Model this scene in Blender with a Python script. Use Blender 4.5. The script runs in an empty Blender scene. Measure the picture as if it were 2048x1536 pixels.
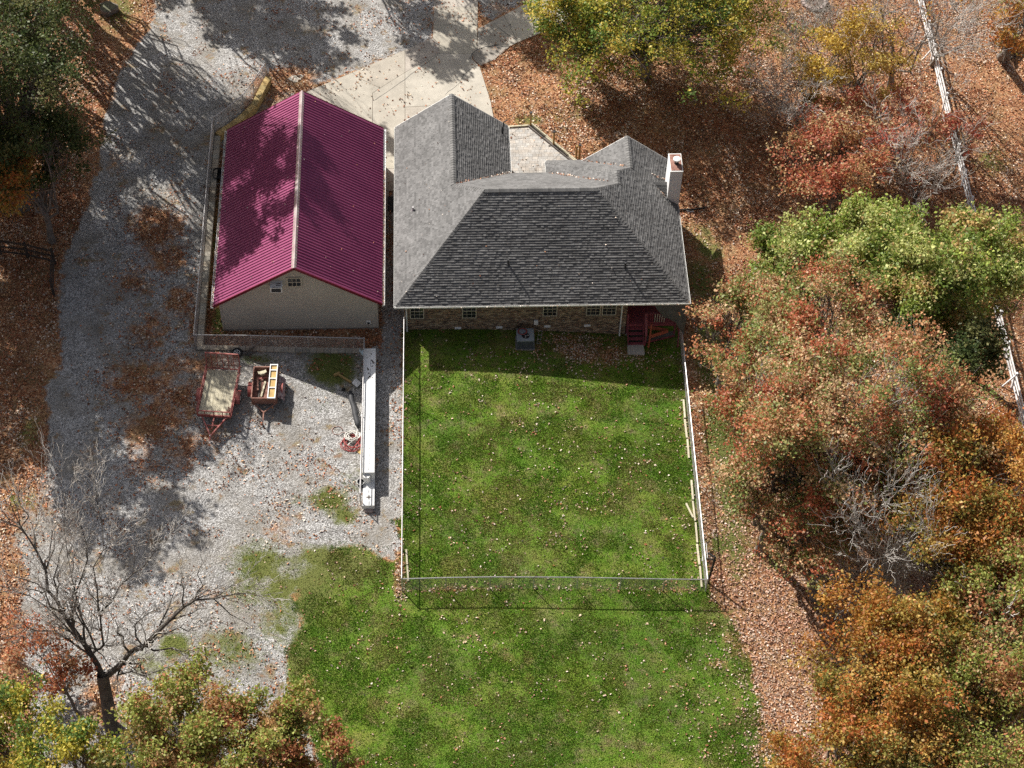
import bpy, math, random
import numpy as np
from mathutils import Vector, Matrix

sc = bpy.context.scene
# ------------------------------------------------------------------ camera, sky, sun, exposure
F_PX = 3743.0
CAM = np.array([2.4773, -69.8462, 85.2758])
_a, _p, _r = math.radians(3.593), math.radians(52.152), math.radians(1.919)
def _rz(v):
    return np.array([v[0]*math.cos(_a)+v[1]*math.sin(_a), -v[0]*math.sin(_a)+v[1]*math.cos(_a), v[2]])
FW = _rz((0, math.cos(_p), -math.sin(_p)))
_rt0, _up0 = _rz((1, 0, 0)), _rz((0, math.sin(_p), math.cos(_p)))
RT = _rt0*math.cos(_r)+_up0*math.sin(_r)
UP = -_rt0*math.sin(_r)+_up0*math.cos(_r)
cam_d = bpy.data.cameras.new('camera'); cam = bpy.data.objects.new('camera', cam_d)
sc.collection.objects.link(cam)
cam_d.sensor_width = 36.0; cam_d.lens = F_PX/2048*36.0; cam_d.clip_start = 1; cam_d.clip_end = 9000
M = Matrix(((RT[0], UP[0], -FW[0]), (RT[1], UP[1], -FW[1]), (RT[2], UP[2], -FW[2]))).to_4x4()
M.translation = Vector(CAM); cam.matrix_world = M
sc.camera = cam

SUN = np.array([-0.76, 0.95, 1.0]); SUN = SUN/np.linalg.norm(SUN)
world = bpy.data.worlds.new('World'); sc.world = world; world.use_nodes = True
wn = world.node_tree.nodes; wl = world.node_tree.links
bg = wn['Background']; bg.inputs['Strength'].default_value = 0.066
sky = wn.new('ShaderNodeTexSky'); sky.sky_type = 'NISHITA'; sky.sun_disc = False
sky.dust_density = 3.0; sky.air_density = 0.75; sky.ozone_density = 0.6; sky.sun_elevation = math.asin(SUN[2]); sky.sun_rotation = math.atan2(SUN[0], SUN[1])
hs_ = wn.new('ShaderNodeHueSaturation'); hs_.inputs['Saturation'].default_value = .5   # thin white haze in the sky
wl.new(sky.outputs[0], hs_.inputs['Color']); wl.new(hs_.outputs[0], bg.inputs[0])
sun_d = bpy.data.lights.new('sun', 'SUN'); sun_o = bpy.data.objects.new('sun', sun_d); sc.collection.objects.link(sun_o)
sun_d.energy = 4.9; sun_d.angle = math.radians(0.42); sun_d.color = (1.0, 0.955, 0.88)
sun_o.rotation_euler = Vector(SUN).to_track_quat('Z', 'Y').to_euler(); sun_o.location = (-30, 40, 60)
sc.view_settings.view_transform = 'Standard'; sc.view_settings.look = 'None'
sc.view_settings.gamma = 1.0; sc.view_settings.exposure = 0.70; sc.view_settings.use_curve_mapping = False
sc.cycles.max_bounces = 6; sc.cycles.diffuse_bounces = 3; sc.cycles.glossy_bounces = 2
sc.cycles.transmission_bounces = 3; sc.cycles.transparent_max_bounces = 4
sc.cycles.use_denoising = False

random.seed(11); RNG = np.random.default_rng(11)
COL = sc.collection

# ------------------------------------------------------------------ geometry helpers
def sstep(a, b, x):
    t = np.clip((np.asarray(x, float)-a)/(b-a), 0, 1)
    return t*t*(3-2*t)
WALLX = [(-30, -11.55), (16.25, -11.55), (17.72, -10.18), (18.95, -9.38), (20.1, -9.03), (21.5, -8.57), (60, -8.5)]
def wallx(y):
    return np.interp(y, [p[0] for p in WALLX], [p[1] for p in WALLX])
def H(x, y):
    """height of the ground"""
    x = np.asarray(x, float); y = np.asarray(y, float)
    x0 = 2+9*sstep(11, 16, y)
    t = np.maximum(0, x-x0)
    h = -1.0*sstep(0, 22, t)*1.35 - 0.015*np.maximum(0, x-18)
    south = 0.60*np.clip((-1.9-x)/9.65, 0, 1)
    west = 0.60*np.clip((wallx(y)-x)/0.12, 0, 1)*(1-sstep(21.0, 26.0, y))
    r = np.where(y < -1.14, south*np.clip((-1.14-y)/0.10, 0, 1)*(1-sstep(-12, -26, y)*0.0), 0)
    r = np.maximum(r, west)
    h = h + r
    h = h + 0.05*np.sin(x*0.37+1.3)*np.sin(y*0.29)*sstep(18, 24, np.abs(x)) 
    return h
def P(px, py, z=0.0):
    d = FW*F_PX+RT*(px-1024)-UP*(py-768)
    return CAM+d*((z-CAM[2])/d[2])
def PY(px, py, yp):
    d = FW*F_PX+RT*(px-1024)-UP*(py-768)
    return CAM+d*((yp-CAM[1])/d[1])
def PG(px, py, dz=0.0):
    z = 0.0
    for _ in range(8):
        q = P(px, py, z+dz); z = float(H(q[0], q[1]))
    q[2] = z
    return q

class MB:
    def __init__(s): s.v = []; s.f = []; s.m = []; s.c = []
    def add(s, vs, fs, mi=0, col=None):
        n = len(s.v); s.v.extend([tuple(map(float, q)) for q in vs])
        for f in fs: s.f.append(tuple(i+n for i in f)); s.m.append(mi); s.c.append(col)
        return s
    def box(s, x0, y0, z0, x1, y1, z1, mi=0, col=None):
        return s.add([(x0,y0,z0),(x1,y0,z0),(x1,y1,z0),(x0,y1,z0),(x0,y0,z1),(x1,y0,z1),(x1,y1,z1),(x0,y1,z1)],
              [(0,3,2,1),(4,5,6,7),(0,1,5,4),(1,2,6,5),(2,3,7,6),(3,0,4,7)], mi, col)
    def beam(s, a, b, w, h, mi=0, col=None, upv=(0,0,1)):
        a = np.array(a, float); b = np.array(b, float); d = b-a; d /= np.linalg.norm(d)
        u = np.array(upv, float)
        if abs(d@u) > 0.95: u = np.array((0,1,0.))
        sd = np.cross(d, u); sd /= np.linalg.norm(sd); u = np.cross(sd, d)
        vs = []
        for q in (a, b):
            for i, j in ((-1,-1),(1,-1),(1,1),(-1,1)): vs.append(q+sd*i*w/2+u*j*h/2)
        return s.add(vs, [(0,1,2,3),(4,7,6,5),(0,4,5,1),(1,5,6,2),(2,6,7,3),(3,7,4,0)], mi, col)
    def tube(s, pts, r, n=6, mi=0, closed=False, cap=True, col=None):
        pts = [np.array(p, float) for p in pts]; k = len(pts)
        rs = r if hasattr(r, '__len__') else [r]*k
        vs = []; prev = None
        for i, p in enumerate(pts):
            if closed: d = pts[(i+1) % k]-pts[i-1]
            else: d = pts[min(i+1, k-1)]-pts[max(i-1, 0)]
            d = d/(np.linalg.norm(d)+1e-9)
            u = prev if prev is not None else (np.array((0,0,1.)) if abs(d[2]) < .9 else np.array((1.,0,0)))
            u = u-d*(u@d); u /= np.linalg.norm(u)+1e-9; prev = u; w = np.cross(d, u)
            for j in range(n):
                t = 2*math.pi*j/n; vs.append(p+(u*math.cos(t)+w*math.sin(t))*rs[i])
        fs = []
        for i in range(k if closed else k-1):
            a0 = i*n; b0 = ((i+1) % k)*n
            for j in range(n): fs.append((a0+j, a0+(j+1) % n, b0+(j+1) % n, b0+j))
        if cap and not closed: fs.append(tuple(range(n))[::-1]); fs.append(tuple((k-1)*n+j for j in range(n)))
        return s.add(vs, fs, mi, col)
    def prism(s, poly, z0, z1, mi=0, col=None):
        n = len(poly)
        ar = sum(poly[i][0]*poly[(i+1)%n][1]-poly[(i+1)%n][0]*poly[i][1] for i in range(n))
        if ar < 0: poly = poly[::-1]
        vs = [(p[0], p[1], z0) for p in poly]+[(p[0], p[1], z1) for p in poly]
        fs = [tuple(range(n))[::-1], tuple(range(n, 2*n))]+[(i, (i+1) % n, n+(i+1) % n, n+i) for i in range(n)]
        return s.add(vs, fs, mi, col)
    def cyl(s, c, r, h, n=14, mi=0, r2=None):
        r2 = r if r2 is None else r2
        vs = [(c[0]+r*math.cos(2*math.pi*i/n), c[1]+r*math.sin(2*math.pi*i/n), c[2]) for i in range(n)]
        vs += [(c[0]+r2*math.cos(2*math.pi*i/n), c[1]+r2*math.sin(2*math.pi*i/n), c[2]+h) for i in range(n)]
        return s.add(vs, [tuple(range(n))[::-1], tuple(range(n, 2*n))]+[(i, (i+1)%n, n+(i+1)%n, n+i) for i in range(n)], mi)
    def mesh(s, name, mats, off=(0,0,0), smooth=False):
        me = bpy.data.meshes.new(name)
        v = [(q[0]-off[0], q[1]-off[1], q[2]-off[2]) for q in s.v]
        me.from_pydata(v, [], s.f)
        for m in (mats if isinstance(mats, (list, tuple)) else [mats]): me.materials.append(m)
        if any(s.m): me.polygons.foreach_set('material_index', s.m)
        if any(c is not None for c in s.c):
            at = me.color_attributes.new('tone', 'FLOAT_COLOR', 'CORNER')
            arr = []
            for f, c in zip(s.f, s.c):
                c = c or (.5, .5, .5)
                for _ in f: arr.extend((c[0], c[1], c[2], 1))
            at.data.foreach_set('color', arr)
        if smooth: me.polygons.foreach_set('use_smooth', [True]*len(me.polygons))
        me.update(); return me
    def build(s, name, mats, parent=None, local=False, smooth=False, loc=None):
        off = (0,0,0)
        if parent is not None and not local: off = wloc(parent)
        if loc is not None: off = loc
        me = s.mesh(name, mats, off, smooth)
        o = bpy.data.objects.new(name, me); COL.objects.link(o)
        if loc is not None:
            pl = wloc(parent) if parent is not None else (0,0,0)
            o.location = (loc[0]-pl[0], loc[1]-pl[1], loc[2]-pl[2])
        if parent is not None: o.parent = parent
        return o
def wloc(o):
    x = y = z = 0.0
    while o is not None: x += o.location.x; y += o.location.y; z += o.location.z; o = o.parent
    return (x, y, z)
def tag(o, label=None, cat=None, group=None, kind=None):
    if label: o['label'] = label
    if cat: o['category'] = cat
    if group: o['group'] = group
    if kind: o['kind'] = kind
    return o
def empty(name, loc, label, cat, group=None, rz=0):
    o = bpy.data.objects.new(name, None); COL.objects.link(o); o.location = [float(q) for q in loc]; o.rotation_euler[2] = rz
    o.empty_display_size = .3
    return tag(o, label, cat, group)
def inst(name, mesh, loc, parent=None, rot=(0,0,0), scl=(1,1,1)):
    o = bpy.data.objects.new(name, mesh); COL.objects.link(o); o.location = [float(q) for q in loc]
    o.rotation_euler = rot; o.scale = scl; o.parent = parent
    return o
def fastmesh(name, verts, faces, mat, cols=None, attr='tone'):
    """verts (n,3) float, faces (m,k) int, cols (m,3) per face"""
    me = bpy.data.meshes.new(name); n, m, k = len(verts), len(faces), faces.shape[1]
    me.vertices.add(n); me.vertices.foreach_set('co', np.ascontiguousarray(verts, np.float32).ravel())
    me.loops.add(m*k); me.loops.foreach_set('vertex_index', np.ascontiguousarray(faces, np.int32).ravel())
    me.polygons.add(m); me.polygons.foreach_set('loop_start', np.arange(0, m*k, k, dtype=np.int32))
    me.update(calc_edges=True)
    if cols is not None:
        at = me.color_attributes.new(attr, 'FLOAT_COLOR', 'CORNER')
        c4 = np.ones((m, k, 4), np.float32); c4[:, :, :3] = cols[:, None, :]
        at.data.foreach_set('color', c4.ravel())
    me.materials.append(mat); me.validate(); return me

# ------------------------------------------------------------------ materials
class NT:
    def __init__(s, name):
        s.m = bpy.data.materials.new(name); s.m.use_nodes = True; s.t = s.m.node_tree
        s.b = s.t.nodes['Principled BSDF']; s.b.inputs['Roughness'].default_value = .85
        s.b.inputs['Specular IOR Level'].default_value = .25
        s.out = s.t.nodes['Material Output']
    def n(s, typ, **kw):
        nd = s.t.nodes.new(typ)
        for k, v in kw.items(): setattr(nd, k, v)
        return nd
    def l(s, a, b): s.t.links.new(a, b)
    def pos(s, scale=(1,1,1), obj=False):
        if obj: o = s.n('ShaderNodeTexCoord').outputs['Object']
        else: o = s.n('ShaderNodeNewGeometry').outputs['Position']
        mp = s.n('ShaderNodeMapping'); mp.inputs['Scale'].default_value = scale; s.l(o, mp.inputs[0]); return mp.outputs[0]
    def noise(s, scale, detail=4, rough=.6, vec=None, off=None):
        t = s.n('ShaderNodeTexNoise'); t.inputs['Scale'].default_value = scale; t.inputs['Detail'].default_value = detail
        t.inputs['Roughness'].default_value = rough; s.l(vec if vec is not None else s.pos(), t.inputs['Vector']); return t.outputs[0]
    def voro(s, scale, vec=None, out='Color'):
        t = s.n('ShaderNodeTexVoronoi'); t.inputs['Scale'].default_value = scale
        s.l(vec if vec is not None else s.pos(), t.inputs['Vector']); return t.outputs[out]
    def ramp(s, fac, stops, interp='LINEAR'):
        r = s.n('ShaderNodeValToRGB'); r.color_ramp.interpolation = interp; e = r.color_ramp.elements
        while len(e) < len(stops): e.new(.5)
        for i, (p, c) in enumerate(stops):
            e[i].position = p; e[i].color = (c, c, c, 1) if not hasattr(c, '__len__') else (*c, 1)
        s.l(fac, r.inputs[0]); return r.outputs[0]
    def mix(s, a, b, fac, blend='MIX'):
        m = s.n('ShaderNodeMix', data_type='RGBA', blend_type=blend)
        for i, q in ((0, fac), (6, a), (7, b)):
            if hasattr(q, 'is_output') or hasattr(q, 'links'): s.l(q, m.inputs[i])
            elif i == 0: m.inputs[0].default_value = q
            else: m.inputs[i].default_value = (*q, 1) if hasattr(q, '__len__') else (q, q, q, 1)
        return m.outputs[2]
    def math(s, op, a, b=0.5, c=None):
        m = s.n('ShaderNodeMath', operation=op)
        for i, q in enumerate((a, b, c)):
            if q is None: continue
            if hasattr(q, 'links'): s.l(q, m.inputs[i])
            else: m.inputs[i].default_value = q
        return m.outputs[0]
    def attr(s, name, out='Color'):
        a = s.n('ShaderNodeAttribute'); a.attribute_name = name; return a.outputs[out]
    def bump(s, h, dist=.01, strength=1):
        b = s.n('ShaderNodeBump'); b.inputs['Distance'].default_value = dist; b.inputs['Strength'].default_value = strength
        s.l(h, b.inputs['Height']); s.l(b.outputs[0], s.b.inputs['Normal'])
    def color(s, c, rough=None, metal=None):
        if hasattr(c, 'links'): s.l(c, s.b.inputs['Base Color'])
        else: s.b.inputs['Base Color'].default_value = (*c, 1)
        if rough is not None: s.b.inputs['Roughness'].default_value = rough
        if metal is not None: s.b.inputs['Metallic'].default_value = metal
        return s.m

def mottled(name, c1, c2, scale=3, rough=.8, bump=0.0, metal=0, fine=40, finev=.25, dirt=None):
    t = NT(name); f = t.noise(scale, 6, .65)
    c = t.ramp(f, [(.3, c1), (.7, c2)])
    g = t.ramp(t.noise(fine, 3, .7), [(.3, 1-finev), (.7, 1+finev)])
    c = t.mix(c, g, 1.0, 'MULTIPLY')
    if dirt:
        d = t.ramp(t.noise(scale*.6+.3, 8, .75), [(.52, 0), (.66, 1)])
        c = t.mix(c, dirt, t.math('MULTIPLY', d, .7))
    if bump: t.bump(t.noise(fine, 4, .7), bump)
    return t.color(c, rough, metal)

def wood(name, c1, c2, axis=1, rough=.8):
    t = NT(name); sc_ = [22, 22, 22]; sc_[axis] = 1.4
    c = t.ramp(t.noise(1.0, 5, .7, t.pos(tuple(sc_))), [(.25, c1), (.75, c2)])
    c = t.mix(c, t.ramp(t.noise(2.2, 4), [(.3, .7), (.7, 1.2)]), .8, 'MULTIPLY')
    return t.color(c, rough)

def tone_mat(name, base, spread=1.0, rough=.9, fine=60, finev=.35, bump=.004, streak=None):
    """base colour times the per-piece 'tone' attribute"""
    t = NT(name); c = t.mix(base, t.attr('tone'), 1.0, 'MULTIPLY')
    c = t.mix(c, t.ramp(t.noise(fine, 3, .8), [(.3, 1-finev), (.7, 1+finev)]), 1.0, 'MULTIPLY')
    if streak: c = t.mix(c, t.ramp(t.noise(streak, 5, .7), [(.3, .78), (.7, 1.18)]), 1.0, 'MULTIPLY')
    if bump: t.bump(t.noise(fine, 3, .8), bump)
    return t.color(c, rough)

def leaf_mat(name, trans=.32):
    t = NT(name); c = t.attr('tone')
    tr = t.n('ShaderNodeBsdfTranslucent'); t.l(c, tr.inputs[0])
    mx = t.n('ShaderNodeMixShader'); mx.inputs[0].default_value = trans
    t.l(c, t.b.inputs['Base Color']); t.b.inputs['Roughness'].default_value = .5; t.b.inputs['Specular IOR Level'].default_value = .35
    t.l(t.b.outputs[0], mx.inputs[1]); t.l(tr.outputs[0], mx.inputs[2]); t.l(mx.outputs[0], t.out.inputs[0])
    return t.m

MAT = {}
MAT['leaf'] = leaf_mat('leaf', .45)
MAT['litter'] = leaf_mat('fallen_leaf', .08)
MAT['grassblade'] = leaf_mat('grass_blade', .25)
MAT['shingle'] = tone_mat('asphalt_shingle', (.158, .155, .152), fine=45, finev=.3, streak=.5)
MAT['underlay'] = mottled('roof_underlay', (.03,.03,.03), (.05,.05,.05))
MAT['white'] = mottled('white_paint', (.74,.73,.70), (.82,.82,.80), 2, .5, fine=25, finev=.06)
MAT['fencewhite'] = mottled('white_vinyl', (.66,.66,.66), (.82,.82,.82), 1.4, .5, fine=20, finev=.12)
MAT['galv'] = mottled('galvanised_steel', (.38,.37,.37), (.62,.60,.60), 3, .42, metal=.55, fine=30, finev=.15)
MAT['brick'] = tone_mat('brick', (.25, .19, .14), fine=50, finev=.25)
MAT['mortar'] = mottled('mortar', (.20,.185,.165), (.30,.27,.24), 4)
MAT['glass'] = None
t = NT('window_glass'); MAT['glass'] = t.color(t.ramp(t.noise(1.7, 3), [(.4,(.012,.014,.016)),(.65,(.05,.052,.055))]), .06); t.b.inputs['Specular IOR Level'].default_value = .5
MAT['frame'] = mottled('window_frame', (.42,.38,.30), (.52,.47,.38), 3, .6)
MAT['black'] = mottled('black_metal', (.012,.012,.012), (.03,.03,.03), 3, .6)
MAT['dark'] = mottled('dark_plastic', (.03,.032,.035), (.06,.06,.065), 3, .6)
MAT['bluegrey'] = mottled('blue_grey_paint', (.10,.115,.14), (.17,.19,.22), 3, .6)
MAT['siding'] = mottled('tan_siding', (.42,.38,.32), (.48,.44,.375), .8, .6, fine=8, finev=.06)
MAT['chimsiding'] = mottled('white_siding', (.66,.66,.66), (.76,.76,.76), 1, .6, fine=12, finev=.06)
MAT['rust'] = mottled('rusted_metal', (.16,.065,.045), (.34,.19,.15), 3, .7, fine=20, finev=.3)
MAT['redpaint'] = mottled('faded_red_paint', (.25,.035,.03), (.42,.17,.15), 5, .6, fine=30, finev=.25, dirt=(.20,.10,.07))
MAT['maroon'] = mottled('maroon_deck_paint', (.20,.045,.06), (.28,.07,.085), 4, .7, dirt=(.14,.06,.06))
MAT['orangewood'] = wood('orange_stained_wood', (.28,.065,.035), (.40,.11,.06), 0)
MAT['deckwood'] = wood('weathered_trailer_planks', (.34,.30,.20), (.66,.61,.47), 1)
MAT['yellowwood'] = wood('fresh_yellow_wood', (.40,.24,.08), (.60,.44,.20), 1)
MAT['post'] = wood('treated_post', (.30,.19,.07), (.42,.29,.12), 2)
MAT['darkwood'] = wood('dark_weathered_wood', (.035,.028,.024), (.075,.062,.052), 0)
MAT['greywood'] = wood('grey_board', (.10,.085,.075), (.17,.15,.135), 0)
MAT['concrete'] = tone_mat('concrete', (.41,.375,.325), fine=14, finev=.1, bump=.002, streak=.55)
MAT['block'] = tone_mat('concrete_block', (.38,.34,.28), fine=30, finev=.22, streak=1.2)
MAT['sandstone'] = tone_mat('sandstone_block', (.42,.31,.14), fine=24, finev=.25, streak=1.5)
MAT['paver'] = tone_mat('paver', (.43,.405,.375), fine=30, finev=.13, bump=.002, streak=.8)
MAT['rubber'] = mottled('tyre_rubber', (.02,.02,.02), (.04,.04,.04), 4, .8)
MAT['hosered'] = mottled('red_hose', (.30,.05,.05), (.42,.09,.08), 5, .5)
MAT['hosewhite'] = mottled('pale_hose', (.62,.60,.55), (.75,.73,.68), 5, .5)
MAT['tarp'] = mottled('grey_tarp', (.075,.072,.07), (.12,.115,.11), 1.2, .7, bump=.01, fine=5, finev=.15)
MAT['bark'] = mottled('bark', (.11,.09,.075), (.25,.22,.19), 2, .9, bump=.02, fine=14, finev=.3)
MAT['palebark'] = mottled('pale_bark', (.38,.35,.32), (.60,.57,.53), 1.2, .9, fine=12, finev=.25)
MAT['darkbark'] = mottled('dark_bark', (.06,.05,.042), (.16,.14,.12), 2.5, .9, bump=.02, fine=14, finev=.3)
MAT['whitebox'] = mottled('chalky_white_sheet_metal', (.66,.67,.68), (.80,.80,.79), .9, .55, fine=10, finev=.08, dirt=(.55,.54,.5))
MAT['stone'] = mottled('field_stone', (.26,.20,.18), (.42,.34,.31), 3, .9, bump=.02, fine=12)
MAT['yellowbrown'] = mottled('ochre_paint', (.5,.3,.08), (.62,.42,.16), 3)
# red ribbed metal roof
t = NT('red_metal_roof')
c = t.ramp(t.noise(.5, 5, .6), [(.3, (.235,.05,.125)), (.7, (.30,.072,.16))])
c = t.mix(c, t.ramp(t.noise(9, 3), [(.3, .9), (.7, 1.1)]), 1, 'MULTIPLY')
MAT['redmetal'] = t.color(c, .38, .3)
t = NT('dark_red_trim'); MAT['redtrim'] = t.color((.16,.012,.022), .45, .1)
t = NT('ridge_cap_metal'); MAT['ridgecap'] = t.color(t.ramp(t.noise(1.3, 4), [(.4, (.55,.42,.42)), (.6, (.7,.62,.60))]), .3, .6)

# ------------------------------------------------------------------ terrain
def inpoly(poly, x, y):
    r = np.zeros(x.shape, bool); n = len(poly)
    for i in range(n):
        x1, y1 = poly[i][:2]; x2, y2 = poly[(i+1) % n][:2]
        c = ((y1 > y) != (y2 > y)) & (x < (x2-x1)*(y-y1)/((y2-y1) if y2 != y1 else 1e-9)+x1)
        r ^= c
    return r
def blur(a, n):
    for _ in range(n):
        a = (a+np.roll(a, 1, 0)+np.roll(a, -1, 0))/3; a = (a+np.roll(a, 1, 1)+np.roll(a, -1, 1))/3
    return a
def pxpoly(pts): return [PG(*q) for q in pts]
GRAVEL = pxpoly([(330,-60),(300,40),(258,110),(222,170),(212,240),(196,330),(170,420),(128,500),(122,640),(128,740),(86,790),(98,870),(100,930),(78,975),(40,1030),(30,1120),(20,1250),(60,1400),(60,1700),(640,1700),(622,1430),(596,1370),(575,1300),(594,1250),(580,1180),(640,1140),(700,1108),(760,1118),(806,1122),(806,640),(812,600),(790,420),(780,240),(600,190),(540,170),(530,140),(560,120),(640,172),(868,76),(880,-60)])
GRAVEL2 = pxpoly([(958,-60),(958,50),(1070,-10),(1090,-60)])
LAWN = pxpoly([(808,600),(1352,600),(1362,700),(1412,1180),(1470,1260),(1500,1300),(1490,1360),(1530,1440),(1580,1700),(720,1700),(600,1395),(575,1300),(594,1250),(580,1180),(640,1140),(700,1108),(760,1118),(806,1122)])
# blobs of litter / grass on top: (px,py,rx_px,ry_px,weight)
LITB = [(310,450,70,60,1.1),(330,520,60,50,.9),(270,560,60,60,.7),(360,600,50,60,.8),(300,660,60,60,.8),(290,760,90,50,1.0),(380,730,90,30,.8),(340,800,80,60,.95),(300,860,80,50,.9),(360,900,70,50,.7),(390,650,14,60,1.1),(230,330,30,60,.6),(350,380,40,30,.5),
        (440,830,50,40,.4),(290,930,70,60,.6),(420,880,40,30,.7),(540,770,30,40,.8),(520,840,30,30,.5),(590,940,90,40,.25),(640,1010,60,40,.4),(470,930,60,40,.35),
        (560,1060,60,40,.5),(660,980,30,60,.5),(700,1040,50,40,.4),(250,1060,120,40,.35),(100,1060,120,70,.45),(60,1000,60,60,.8),(230,1210,120,60,.35),(100,1290,90,60,.5),
        (210,1400,50,60,.9),(400,1190,90,40,.45),(460,1290,80,40,.4),(150,1180,100,50,.3),(590,150,70,35,.95),(540,180,50,60,1.0),(460,160,60,40,.4),(690,120,60,30,.25),(500,220,30,60,.7),
        (790,760,18,260,.35),(785,500,14,90,.7),(430,430,14,200,.5),(800,960,8,200,.5),(798,1150,12,50,1.3),(640,20,120,20,.4),(1000,20,50,30,.6),(740,40,100,30,.4),
        (1180,1176,240,5,.55),(900,1178,100,5,.8),(1180,700,120,36,1.0),(1150,680,60,18,1.0),(1050,735,240,8,.25),(1388,900,12,300,.5),(1350,1180,60,10,.8),(1480,1290,40,30,.9),
        (1500,1400,50,60,.5),(1540,1480,50,60,.8),(1430,1450,90,90,.2),(1440,1330,30,15,.6),(1180,940,160,90,.12),(900,990,110,60,.12),(1340,860,60,160,.12)]
GRB = [(665,735,55,42,.95),(650,810,25,20,.3),(660,1000,40,25,.8),(690,1030,30,22,.7),(600,1000,60,20,.3),(520,1130,60,45,.7),(570,1240,70,60,.5),(350,1290,30,22,.9),
       (460,1300,80,50,.5),(700,960,40,40,.35),(240,20,70,90,.5),(1130,235,120,45,.35),(1560,70,70,90,.45),(430,480,12,140,.5),(440,640,20,40,.8),(520,720,60,15,.5),
       (1880,280,90,60,.35),(1980,320,60,60,.5),(1440,1090,30,30,.7),(1440,1240,60,60,.4),(40,1000,50,30,.5),(60,870,30,50,.5),(1400,470,50,40,.5),(700,1130,60,40,.8),(1450,600,70,50,.5),(1440,720,60,90,.9),(1450,900,45,160,.85),(1470,1080,45,90,.6),(1400,560,50,60,.6),(1420,500,40,40,.6),(1560,1100,60,60,.4),(620,1170,60,60,.7),(600,1300,30,60,.6),(560,1180,50,50,.7),(500,1180,60,40,.5),(640,1120,60,30,.7),(300,1330,50,30,.5),(1060,240,50,18,.6),(1280,215,70,30,.3),(1340,470,20,60,.5)]
def blob_field(bl, X, Y):
    s = np.zeros(X.shape)
    for (px, py, rx, ry, w) in bl:
        c = PG(px, py); k = 36.0; ax, ay = rx/k, ry/28.0
        s = np.maximum(s, w*np.exp(-(((X-c[0])/ax)**2+((Y-c[1])/ay)**2)*.9))
    return s
gx = np.concatenate([[-3000, -900, -300, -110, -60], np.arange(-38, 46.01, .2), [60, 110, 300, 900, 3000]])
gy = np.concatenate([[-3000, -900, -300, -90, -50], np.arange(-36, 44.01, .2), [60, 110, 300, 900, 3000]])
# keep retaining wall step crisp
GX, GY = np.meshgrid(gx, gy); nx, ny = len(gx), len(gy)
GZ = H(GX, GY)
def noise2(X, Y, sc_, seed=0, octs=3):
    r = np.random.default_rng(seed); tot = np.zeros(X.shape); amp = 1; s = 0
    for o in range(octs):
        N = 64; g = r.random((N, N)); u = (X/sc_*(2**o)+1000.37) % N; v = (Y/sc_*(2**o)+777.1) % N
        i = u.astype(int); j = v.astype(int); fu = u-i; fv = v-j; fu = fu*fu*(3-2*fu); fv = fv*fv*(3-2*fv)
        i2 = (i+1) % N; j2 = (j+1) % N; i %= N; j %= N
        tot += amp*((g[i,j]*(1-fu)+g[i2,j]*fu)*(1-fv)+(g[i,j2]*(1-fu)+g[i2,j2]*fu)*fv); s += amp; amp *= .55
    return tot/s
def masks(X, Y):
    am = 1.1+2.6*sstep(-6, -14, Y)*sstep(4, -1, X)+1.8*sstep(-17.8, -20, Y)*sstep(12, 15, X); wx = X+(noise2(X, Y, 1.5, 3, 5)-.5)*am; wy = Y+(noise2(X, Y, 1.5, 4, 5)-.5)*am
    grav = (inpoly(GRAVEL, wx, wy) | inpoly(GRAVEL2, wx, wy)).astype(float)
    inside = (X > .3) & (X < 16.9) & (Y > -17.5) & (Y < .6)
    lawn = (inpoly(LAWN, np.where(inside, X, wx), np.where(inside, Y, wy)) | inside).astype(float)
    grav = grav*(1-lawn)
    pad = (X > -11.5) & (X < -.9) & (Y > -.9) & (Y < 16); grav = np.where(pad, 0, grav)
    return grav, lawn
gv, lw = masks(GX, GY)
gv = np.where(np.abs(GX-.3) < .5, blur(gv, 1), blur(gv, 9)); lw = np.where((GX > -.6) & (GX < 17.2) & (GY > -17.8), blur(lw, 1), blur(lw, 9))
litb = blob_field(LITB, GX, GY)*(.25+1.15*noise2(GX, GY, .8, 8, 4)); grb = blob_field(GRB, GX, GY)
lit = np.clip(1-gv-lw, 0, 1); lit = np.clip(np.maximum(lit, litb), 0, 1)
vs = np.stack([GX, GY, GZ], -1).reshape(-1, 3)
idx = np.arange(nx*ny).reshape(ny, nx)
fc = np.stack([idx[:-1,:-1], idx[:-1,1:], idx[1:,1:], idx[1:,:-1]], -1).reshape(-1, 4)
t = NT('ground')
gm = t.attr('mask'); sep = t.n('ShaderNodeSeparateColor'); t.l(gm, sep.inputs[0])
mG, mL, mD = sep.outputs[0], sep.outputs[1], sep.outputs[2]; mX = t.attr('patch', 'Fac')
brk = t.noise(1.5, 8, .8)
def edge(m, w=.07, lo=.5, amt=1.7):
    a = t.math('ADD', m, t.math('MULTIPLY', t.math('SUBTRACT', brk, .5), amt))
    return t.ramp(a, [(lo-w, 0), (lo+w, 1)])
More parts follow.
